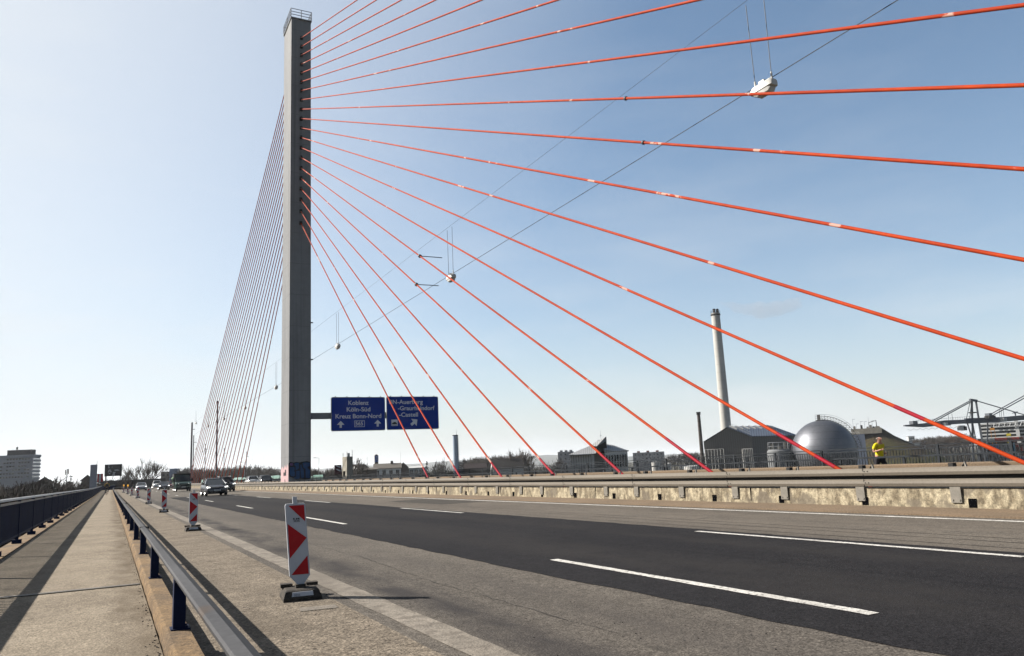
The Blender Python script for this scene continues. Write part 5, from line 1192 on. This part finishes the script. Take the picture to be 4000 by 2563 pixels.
# hall with a ribbed roof
d = 285; p = bgpos(2950, d); s = d / F; t = thing('plant_hall', 'dark gabled plant hall with a blue ribbed roof behind the tall chimney', 'industrial hall', p, face(p))
k_ = lambda px, py: ((px - 2950) * s, zpx(2950, py - (2950 - px) * .0454 * 1.0, d))
hr_, hb = plain('hall_roof', (.26, .30, .38), .45, col2=(.20, .235, .30)), plain('hall_wall', (.15, .138, .125), .7); stripes(hr_, 0, .9, .18, (.07, .085, .12)); stripes(hb, 0, .8, .1, (.2, .2, .2))
zr_ = zpx(2950, 1663, d); ze = zpx(2950, 1706, d); zl = zpx(2950, 1728, d)
xa, xb, xc, xd = -17.6, -8.3, 0.2, 16.6
m = MB(); m.loft([[(xa, 0, 0), (xc - .3, 0, 0), (xc - .3, 0, ze), (xb, 0, zr_ - .2), (xa, 0, zl + 1.0)], [(xa, 16, 0), (xd - .3, 16, 0), (xd - .3, 16, ze), (xb + 16, 16, zr_ - .2), (xa + 16, 16, zl + 1)]]); m.build('wall', hb, t)
m = MB(); m.loft([[(xc, -.3, ze), (xb, -.3, zr_), (xb, -.3, zr_ + .35), (xc + .2, -.3, ze + .35)], [(xd, 15, ze - .1), (xb + 16, 16, zr_), (xb + 16, 16, zr_ + .35), (xd + .2, 15, ze + .2)]])
m.build('roof', hr_, t)
m = MB(); m.loft([[(xa, -.3, zl + 1), (xb, -.3, zr_), (xb, -.3, zr_ + .3), (xa, -.3, zl + 1.3)], [(xa + 16, 16, zl + 1), (xb + 16, 16, zr_), (xb + 16, 16, zr_ + .3), (xa + 16, 16, zl + 1.3)]]); m.build('rear_roof', M['steel_dark'], t)
for q in range(7):
    a = q / 7 + .04; m = MB(); P = Vector((xb + 16 * a, 16 * a - .3, zr_)); Q = P + Vector((2.6, -.4, -1.25)); m.tube(P + Vector((0, 0, .4)), Q + Vector((0, 0, .4)), .34, n=5); m.build('roof_vent', M['white'], t)
for x0, x1, z0, z1 in ((xa + .2, xa + 7, 0, 7.2), (xb + 4.5, xc - .4, 2, 6.8)):
    m = MB()
    for q in range(7): x = x0 + (x1 - x0) * q / 6; m.tube((x, -.12, z0), (x, -.12, z1 + zl - 9), .09, n=4)
    for q in range(5): z = z0 + (z1 + zl - 9 - z0) * q / 4; m.tube((x0, -.12, z), (x1, -.12, z), .06, n=4)
    m.build('facade_frame', M['white'], t)
m = MB(); m.path([(xb + .5, -.5, zr_ + .9), (xb + 3, -.6, zr_ - .2), (xb + 8, -.5, ze + 1)], .08, 4); m.path([(xb + .5, -.9, zr_ + 1.6), (xb + 3, -.9, zr_ + .5), (xb + 8, -.9, ze + 1.8)], .06, 4)
for q in range(9): m.tube((xb + .8 + q * .8, -.6, zr_ + .5 - q * .38), (xb + 1.2 + q * .8, -.9, zr_ + 1.1 - q * .38), .05, n=4)
m.build('walkway_truss', M['white'], t)
# silo with platforms between hall and dome
d = 265; p = bgpos(3052, d); s = d / F; t = thing('process_tank', 'low grey process tank with platforms between the plant hall and the silver dome', 'tank', p, face(p)); h = zpx(3052, 1762, d)
m = MB(); m.lathe([(45 * s, 0), (45 * s, h), (40 * s, h + .5)], 28); m.build('shell', plain('tank_grey', (.22, .225, .23), .5), t, smooth=True)
m = MB()
for z in (h + .6, h + 1.7, h + 3.0): m.path([(40 * s * math.cos(a), 40 * s * math.sin(a), z) for a in [2 * math.pi * k / 24 for k in range(25)]], .06, 4)
for k in range(12): a = 2 * math.pi * k / 12; m.tube((40 * s * math.cos(a), 40 * s * math.sin(a), h), (40 * s * math.cos(a), 40 * s * math.sin(a), h + 3), .06, n=4)
m.build('platform_railing', M['galv'], t)
m = MB()
for x, w_, hh in ((-2.6, 1.0, 2.2), (-.5, 1.4, 1.3), (1.6, .9, 2.6)): m.bx(x, x + w_, -1, .4, h + .4, h + .4 + hh)
m.build('pump_housing', M['plate'], t)
# silver dome
d = 262; s = d / F; p = bgpos(3229, d); t = thing('dome_tank', 'large silver egg-shaped tank with a curved stair truss over its right side', 'tank', p, face(p)); R = 122 * s; zc = zpx(3229, 1770, d); ht = zpx(3222, 1640, d) - zc
m = MB(); pr = []
for k in range(25):
    a = rad(-62 + 152 * k / 24); r = R * math.cos(a) * (1.0 if a > 0 else 1 - .12 * (a / rad(62)) ** 2); z = (ht if a > 0 else ht * 1.05) * math.sin(a); pr.append((max(r, .05), zc + z))
sil = mat('silver_cladding', (.20, .205, .225), .5, .78, col2=(.165, .17, .19), scale=.25, fine=(1.0, .05))
stripes(sil, 2, 2.3, .03, (.09, .09, .10)); m.lathe(pr, 56); m.build('shell', sil, t, smooth=True)
m = MB(); m.lathe([(R * .5, 0), (R * .52, zc - ht * .9)], 28); m.build('foot', plain('dome_foot', (.2, .2, .2)), t)
m = MB(); lo, hi = [], []
for k in range(19):
    a = rad(88 - 84 * k / 18); lo.append(Vector((R * math.cos(a) * 1.015, -.3, zc + ht * math.sin(a) * 1.015))); hi.append(Vector((R * math.cos(a) * 1.10 + .25, -.3, zc + ht * math.sin(a) * 1.10 + .25)))
m.path(lo, .07, 5); m.path(hi, .09, 5)
for k in range(18): m.tube(lo[k], hi[k + 1], .05, n=4); m.tube(lo[k], hi[k], .05, n=4)
for k in range(19): hi[k] = hi[k] + Vector((.25, 0, .6))
m.path(hi, .035, 4); m.build('stair_truss', M['steel_dark'], t)
m = MB(); m.path([q + Vector((0, .25, -.02)) for q in lo], .16, 5); m.build('white_pipe', M['white'], t)
m = MB(); zt = zc + ht; m.bx(-1.6, 1.5, -1.2, 1.2, zt - .05, zt + .1)
for z in (.7, 1.3, 1.9):
    m.tube((-1.6, -1.2, zt + z), (1.5, -1.2, zt + z), .04, n=4); m.tube((-1.6, -1.2, zt + z), (-1.6, 1.2, zt + z), .04, n=4)
for x in (-1.6, -.6, .5, 1.5): m.tube((x, -1.2, zt), (x, -1.2, zt + 1.9), .04, n=4)
m.build('platform', M['wire'], t)
m = MB(); m.bx(-1.0, .1, -.5, .6, zt + .1, zt + 1.9); m.build('hatch_box', M['plate'], t)
# bluish shed and bunker mound with aerials
d = 300; p = bgpos(3362, d); s = d / F; t = thing('storage_shed', 'flat blue-grey shed wall between the silver dome and the grassy mound', 'shed', p, face(p)); m = MB(); m.bx(-36 * s, 31 * s, 0, 6, 0, zpx(3362, 1696, d)); m.build('wall', plain('shed_blue', (.20, .235, .31)), t)
m = MB(); z = zpx(3362, 1696, d); m.tube((-25 * s, 0, z + .9), (12 * s, 0, z + .9), .08, n=4)
for q in range(6): m.tube((-25 * s + q * 7.4 * s, 0, z), (-25 * s + q * 7.4 * s, 0, z + .9), .06, n=4)
m.build('roof_railing', M['white'], t)
d = 340; s = d / F; p = bgpos(3440, d); t = thing('grassy_mound', 'grass-covered bunker mound with a flat top behind the jogger', 'mound', p, face(p))
m = MB(); rings = []; rn = random.Random(9)
for k, (rt, lt, py_) in enumerate([(330, -250, 1868), (235, -180, 1800), (125, -110, 1738), (66, -60, 1702), (30, -40, 1674), (20, -30, 1667)]):
    hh = zpx(3440, py_, d); cx, hw_ = (rt + lt) / 2 * s, (rt - lt) / 2 * s
    rings.append([(cx + hw_ * math.cos(2 * math.pi * q / 48) + rn.uniform(-.25, .25), hw_ * .7 * math.sin(2 * math.pi * q / 48) + 10, hh + rn.uniform(-.15, .15)) for q in range(48)])
m.loft(rings, caps=False); m.poly(rings[-1]); m.v = [(x, y, z) for x, y, z in m.v]
m.build('slope', M['mound'], t, smooth=True)
m = MB(); z = zpx(3440, 1668, d); m.bx(-88 * s, 24 * s, 4, 12, z - 2.5, z - .1); m.build('parapet', beigew, t)
for x in (-78, -52, -30, -18, -8, 2, 10): m = MB(); m.bx(x * s, x * s + .9, 4.5, 6, z - .1, z + R_.uniform(.5, 1.6)); m.build('equipment_box', M['plate'] if x % 4 else M['steel_dark'], t)
for x, hh, arm in ((-105, 3.2, 1), (-92, 2.0, 0), (-78, 4.6, 1), (-66, 2.4, 1), (-50, 3.4, 1), (-36, 3.2, 1), (-20, 5.2, 0), (-8, 3.4, 1), (6, 3.6, 0)):
    m = MB(); m.tube((x * s, 5, z - 2.2), (x * s, 5, z + hh), .06, .04, 4)
    if arm: m.tube((x * s, 5, z + hh - .3), (x * s + 1.1, 5, z + hh - .2), .07, n=4)
    m.build('aerial', M['wire'], t)
m = MB(); m.path([(-20 * s, 5, z + .2), (-20 * s, 5, z + 2.5), (8 * s, 5, z + 3.2), (8 * s, 5, z + .2)], .16, 5); m.build('gantry', M['steel_dark'], t)
# white buildings under the wood
for x0, x1, top, d, lb_ in ((3567, 3592, 1704, 760, 'small white block on the wooded rise right of the mound'), (3552, 3580, 1724, 520, 'low white shed at the right foot of the mound'), (3586, 3610, 1731, 520, 'low white shed with a pale roof below the brown wood'), (3612, 3632, 1726, 540, 'pale house peeping out of the brown wood')):
    p = bgpos((x0 + x1) / 2, d); s = d / F; t = thing('white_building', lb_, 'building', p, face(p) + .5); W = (x1 - x0) * s; h = zpx((x0 + x1) / 2, top, d)
    m = MB(); m.bx(-W / 2, W / 2, 0, W * .6, 0, h); m.build('wall', whitew, t); m = MB(); m.bx(-W / 2 - .3, W / 2 + .3, -.3, W * .6 + .3, h, h + .35); m.build('roof', M['galv'], t)
    for q in range(3): m = MB(); m.bx(-W * .3 + q * W * .25, -W * .3 + q * W * .25 + 1.2, -.06, .05, h - 2.6, h - 1.2); m.build('window', M['glass'], t)
# harbour crane
d = 350; cr = thing('harbour_crane', 'grey harbour gantry crane with a long boom above the container stacks', 'crane', bgpos(3795, d)); q = lambda px, py, o=0: at(px, py, d + o)
cg = plain('crane_grey', (.15, .165, .19), .6, col2=(.12, .13, .15)); cdk = plain('crane_dark', (.075, .09, .12), .6)
def girder(a, b, w, h, name, mm, par=cr):
    a, b = Vector(a), Vector(b); dv = (b - a).normalized(); sd = dv.cross(Vector((0, 0, 1))).normalized() * (w / 2); up = Vector((0, 0, h / 2)); m = MB()
    m.loft([[a + sd + up, a - sd + up, a - sd - up, a + sd - up], [b + sd + up, b - sd + up, b - sd - up, b + sd - up]]); return m.build(name, mm, par, True)
m = MB(); A, Bm, C = q(3532, 1663), q(3590, 1663), q(3770, 1647)
def rg(c, h0, h1, w): return [c + Vector((0, 0, h0)) + Vector((0, w, 0)), c + Vector((0, 0, h0)) - Vector((0, w, 0)), c - Vector((0, 0, h1)) - Vector((0, w, 0)), c - Vector((0, 0, h1)) + Vector((0, w, 0))]
m.loft([rg(A, .3, .3, .5), rg(q(3610, 1657), .4, 1.4, .6), rg(q(3690, 1650), .9, 1.1, .6), rg(C, .9, .9, .6)]); m.build('boom', cg, cr, True)
girder(q(3770, 1645), q(3900, 1640), 1.4, 2.4, 'main_girder', cdk); girder(q(3900, 1640), q(4040, 1628), 1.4, 2.2, 'rear_girder', cg)
for a, b, w in (((3796, 1564), (3802, 1800), 1.0), ((3812, 1566), (3824, 1640), .8), ((3790, 1568), (3774, 1640), .7), ((3793, 1590), (3788, 1640), .5), ((3776, 1645), (3800, 1720), .6), ((3824, 1650), (3850, 1800), .9), ((3800, 1655), (3812, 1720), .5), ((3858, 1655), (3856, 1800), .8)): girder(q(*a), q(*b), w, w, 'leg', cg)
girder(q(3788, 1562), q(3816, 1566), 1.2, 1.0, 'head', cg)
for a, b in (((3792, 1564), (3640, 1645)), ((3792, 1570), (3652, 1646)), ((3812, 1565), (4040, 1632)), ((3845, 1632), (4040, 1524)), ((3858, 1634), (4040, 1534))): m = MB(); m.tube(q(*a), q(*b), .24, n=5); m.build('stay', cg, cr, True)
for a, b in (((3703, 1612), (3706, 1643)), ((3718, 1615), (3721, 1641)), ((3904, 1600), (3906, 1633)), ((3911, 1598), (3913, 1632)), ((3918, 1597), (3922, 1631))): m = MB(); m.tube(q(*a), q(*b), .1, n=4); m.build('hanger', cg, cr, True)
def cbox(px, py, w, h, name, mm, dd=2.0):
    c = q(px, py); m = MB(); m.box(c, (w, dd, h)); return m.build(name, mm, cr, True)
cbox(3568, 1651, 3.2, 1.4, 'boom_tip_hut', cg); cbox(3755, 1672, 3.0, 2.2, 'operator_cab', whitew); cbox(3765, 1674, 1.6, 1.8, 'cab_rear', M['steel_dark']); cbox(3862, 1622, 2.4, 1.7, 'winch_house', cg); cbox(3868, 1631, 5.2, 1.6, 'trolley', M['steel_dark']); cbox(3915, 1639, 2.9, 1.3, 'name_board', whitew, 2.9); cbox(3697, 1657, 4.2, 1.3, 'name_board', whitew, 1.6)
m = MB(); c = q(3965, 1612); m.loft([[c + Vector((x, y, z)) for x, z in ((-2, -.4), (-.5, .15), (1.8, .55), (.4, -.2))] for y in (-.5, .5)]); m.tube(c - Vector((0, 0, .3)), c - Vector((0, 0, 1.8)), .3, n=5); m.build('floodlight_arm', cg, cr, True)
m = MB()
for k in range(9): a = q(3545 + k * 24, 1676 - k * 1.2); b = q(3557 + k * 24, 1682 - k * 1.2); c = q(3569 + k * 24, 1675 - k * 1.2); m.path([a, b, c], .07, 4)
m.build('festoon_cable', M['wire'], cr, True)
m = MB()
for k in range(24): a = q(3580 + k * 9, 1652 - k * .7); m.tube(a, a + Vector((0, 0, 1.3)), .05, n=4)
m.path([q(3580, 1643), q(3790, 1627)], .05, 4); m.build('boom_railing', M['wire'], cr, True)
cbox(3799, 1612, 3.0, .5, 'platform', M['steel_dark'])
# white rack building behind the crane
d = 400; s = d / F; p = bgpos(3925, d); t = thing('storage_rack', 'white multi-level rack structure behind the harbour crane', 'rack', p, face(p)); h = zpx(3925, 1648, d)
for k in range(5): m = MB(); z = zpx(3925, 1652 + k * 14, d); m.bx(-62 * s, 130 * s, 0, 8, z - .38, z + .38); m.build('level', whitew, t)
m = MB(); m.bx(58 * s, 70 * s, -.6, 8, 0, h + .6); m.build('column', whitew, t)
for x in (-58, -30, 0, 30, 95): m = MB(); m.bx(x * s - .2, x * s + .2, .5, 7, 0, h); m.build('post', M['steel_dark'], t)
m = MB(); m.bx(-60 * s, 128 * s, 4, 7.5, 0, h - 1); m.build('dark_core', plain('rack_core', (.03, .035, .05)), t)
m = MB(); z1, z0 = zpx(3925, 1650, d), zpx(3925, 1668, d)
for k in range(14): a, b = -25 + k * 9, -16 + k * 9; m.tube((a * s, -1, z0 if k % 2 else z1), (b * s, -1, z1 if k % 2 else z0), .13, n=4)
m.tube((-25 * s, -1, z1), (120 * s, -1, z1), .16, n=4); m.tube((-25 * s, -1, z0), (120 * s, -1, z0), .16, n=4); m.build('truss', M['galv'], t)
for px, py, c_, lb_ in ((3876, 1676, 'orange', 'orange straddle machine in front of the white racks'), (3940, 1698, 'yellow', 'yellow loader in front of the white racks')):
    p = at(px, py, 392); t = thing('loader', lb_, 'loader', p, face(p)); mm = plain('loader_' + c_, (.55, .22, .02) if c_ == 'orange' else (.62, .5, .03))
    m = MB(); m.bx(-1.0, 1.0, 0, 2, -.6, .6); m.build('body', mm, t); m = MB(); m.bx(-.5, .5, .2, 1.6, .6, 1.3); m.build('cab', M['glass'], t); m = MB()
    for x in (-.9, .8): m.bx(x, x + .2, .5, .8, -9.5, -.6)
    m.build('leg', mm, t)
# containers
cc = {'red': (.42, .05, .035), 'grey': (.30, .31, .33), 'blue': (.03, .08, .34), 'light blue': (.10, .36, .55), 'brown': (.13, .05, .035), 'white': (.62, .62, .6), 'dark grey': (.08, .085, .09)}
cmats = {k: plain('container_' + k.replace(' ', '_'), v, .6) for k, v in cc.items()}; cmesh = {}
rows = [('topmost', 1718, ['brown', 'grey', 'grey', 'grey', 'red', 'red', 'red', 'brown', 'red', 'red', 'brown', 'grey']), ('upper', 1741, ['dark grey', 'white', 'grey', 'blue', 'blue', 'grey', 'grey', 'grey', 'light blue', 'red', 'brown', 'brown']), ('middle', 1758, ['grey', 'dark grey', 'dark grey', 'blue', 'blue', 'grey', 'grey', 'dark grey', 'light blue', 'brown', 'red', 'grey']), ('lower', 1776, ['dark grey', 'grey', 'brown', 'dark grey', 'grey', 'white', 'white', 'dark grey', 'grey', 'white', 'brown', 'red']), ('bottom', 1794, ['grey', 'brown', 'dark grey', 'grey', 'dark grey', 'dark grey', 'grey', 'white', 'brown', 'grey', 'blue', 'grey'])]
d = 372; s = d / F
for tier, py, cols in rows:
    for k, c_ in enumerate(cols):
        px = 3828 + k * 16; p = at(px, py - (k - 6) * .75, d); seen = [q for q in cols[:k + 1] if q == c_]; n_ = len(seen)
        lab = '%s container, %s %s one from the left in the %s tier' % (c_, ORD[n_ - 1], c_, tier) if cols.count(c_) > 1 else '%s container, the only %s one in the %s tier' % (c_, c_, tier)
        if c_ not in cmesh:
            m = MB(); w_, h_ = 15.2 * s / 2, 16.6 * s / 2
            m.bx(-w_, w_, 0, 6, -h_, h_)
            for x in (-.6, -.2, .2, .6): m.bx(x * w_ - .03, x * w_ + .03, -.06, 0, -h_ * .95, h_ * .95)
            m.bx(-w_, -w_ + .1, -.05, 0, -h_, h_); m.bx(w_ - .1, w_, -.05, 0, -h_, h_)
            o = m.build('container', cmats[c_]); cmesh[c_] = o.data
        else: o = bpy.data.objects.new('container', cmesh[c_]); COL.objects.link(o)
        o.location = p; o.rotation_euler = (0, 0, face(p)); tag(o, lab, 'container', 'containers stacked in the harbour')
# white lorries and tanks in the yard seen through the far railing
def lorry(label, loc, rz):
    t = thing('lorry', label, 'lorry', loc, rz, 'white lorries in the yard'); m = MB(); m.bx(-1.25, 1.25, -.2, 9, 1.1, 4.0); m.build('trailer', whitew, t)
    m = MB(); m.loft([[(-1.2, -2.6, .6), (1.2, -2.6, .6), (1.2, -2.6, 2.0), (1.1, -2.3, 3.2), (-1.1, -2.3, 3.2), (-1.2, -2.6, 2.0)], [(-1.2, -.4, .6), (1.2, -.4, .6), (1.2, -.4, 2.0), (1.1, -.4, 3.3), (-1.1, -.4, 3.3), (-1.2, -.4, 2.0)]]); m.build('cab', whitew, t)
    m = MB(); m.loft([[(-1.05, -2.64, 2.0), (1.05, -2.64, 2.0), (1.0, -2.36, 3.0), (-1.0, -2.36, 3.0)], [(-1.05, -2.6, 2.0), (1.05, -2.6, 2.0), (1.0, -2.3, 3.0), (-1.0, -2.3, 3.0)]]); m.build('windscreen', M['glass'], t)
    for y in (-1.6, 5.5, 7.0):
        m = MB(); m.tube((-1.2, y, .5), (1.2, y, .5), .5, n=14); m.build('wheel', M['tyre'], t)
    return t
l0 = None
for i, (px, d, hz, lb_) in enumerate([(2258, 330, 1.2, 'white lorry in the yard left of the kinked-roof building'), (2562, 360, .2, 'white lorry nearest the kinked-roof building on its right'), (2610, 380, .9, 'white lorry second to the right of the kinked-roof building'), (2690, 400, 1.4, 'white lorry beside the thin dark chimney'), (2800, 380, .3, 'white lorry under the tall white chimney, seen end on'), (2868, 360, 1.3, 'white lorry right at the foot of the tall white chimney'), (2988, 400, .4, 'white lorry in front of the plant hall'), (2190, 420, 1.0, 'white lorry by the pale grey flat block')]):
    p = bgpos(px, d * 1.9)
    if l0 is None: l0 = lorry(lb_, p, face(p) + hz)
    else: dup(l0, p, face(p) + hz, lb_)

# ------------------------------------------------------------------ air
m = MB(); m.bx(-3500, 7000, -1500, 7000, GZ - 1.2, 78); hz = m.build('haze', []); hz['kind'] = 'stuff'
hm = bpy.data.materials.new('haze_air'); hm.use_nodes = True; N_ = hm.node_tree.nodes; N_.remove(N_['Principled BSDF'])
vp = N_.new('ShaderNodeVolumePrincipled'); vp.inputs['Density'].default_value = .00008; vp.inputs['Color'].default_value = (.93, .96, 1, 1); vp.inputs['Anisotropy'].default_value = .3
hm.node_tree.links.new(vp.outputs[0], N_['Material Output'].inputs['Volume']); hz.data.materials.append(hm)

m = MB(); rn = random.Random(4); pts, rs = [], []
for k in range(16):
    px = 2812 + k * 21; p = at(px, 1183 + 34 * math.sin(k / 15 * 3.0) - k * .6 + rn.uniform(-3, 3), 302); pts.append(p); rs.append(1.0 + 2.4 * min(1, k / 7) - .12 * max(0, k - 9) + rn.uniform(-.4, .4))
m.path(pts, rs, 10); sm = m.build('smoke', []); sm['kind'] = 'stuff'
hm = bpy.data.materials.new('smoke_air'); hm.use_nodes = True; N_ = hm.node_tree.nodes; N_.remove(N_['Principled BSDF'])
vs_ = N_.new('ShaderNodeVolumePrincipled'); vs_.inputs['Density'].default_value = .05; vs_.inputs['Color'].default_value = (.45, .42, .42, 1)
hm.node_tree.links.new(vs_.outputs[0], N_['Material Output'].inputs['Volume']); sm.data.materials.append(hm)

tk0 = None
for px, w_, top, lb_ in ((2276, 30, 1800, 'white storage tank under the left half of the kinked-roof building'), (2564, 34, 1806, 'tallest white storage tank right of the kinked-roof building'), (2612, 26, 1812, 'narrow white storage tank next to the tallest one'), (2706, 60, 1822, 'wide low white storage tank left of the thin dark chimney foot'), (2812, 36, 1816, 'white storage tank left of the big chimney foot'), (2888, 44, 1818, 'white storage tank right at the big chimney foot'), (3006, 44, 1800, 'white storage tank in front of the plant hall')):
    d = 345; s = d / F; p = bgpos(px, d); h = zpx(px, top, d); r = w_ * s / 2
    t = thing('storage_tank', lb_, 'tank', p, face(p), 'white storage tanks behind the far railing')
    m = MB(); m.lathe([(r, 0), (r, h), (r * .5, h + .35), (.05, h + .5)], 24); m.build('shell', M['white'], t, smooth=True)
    m = MB(); m.path([(r * 1.02 * math.cos(a), r * 1.02 * math.sin(a), h + .05) for a in [2 * math.pi * k / 20 for k in range(21)]], .06, 4); m.build('rim', M['galv'], t)
    m = MB(); m.tube((-.25, -r - .12, 0), (-.25, -r - .12, h), .05, n=4); m.tube((.25, -r - .12, 0), (.25, -r - .12, h), .05, n=4)
    for k in range(14): m.tube((-.25, -r - .12, h * k / 14), (.25, -r - .12, h * k / 14), .03, n=4)
    m.build('ladder', M['galv'], t)
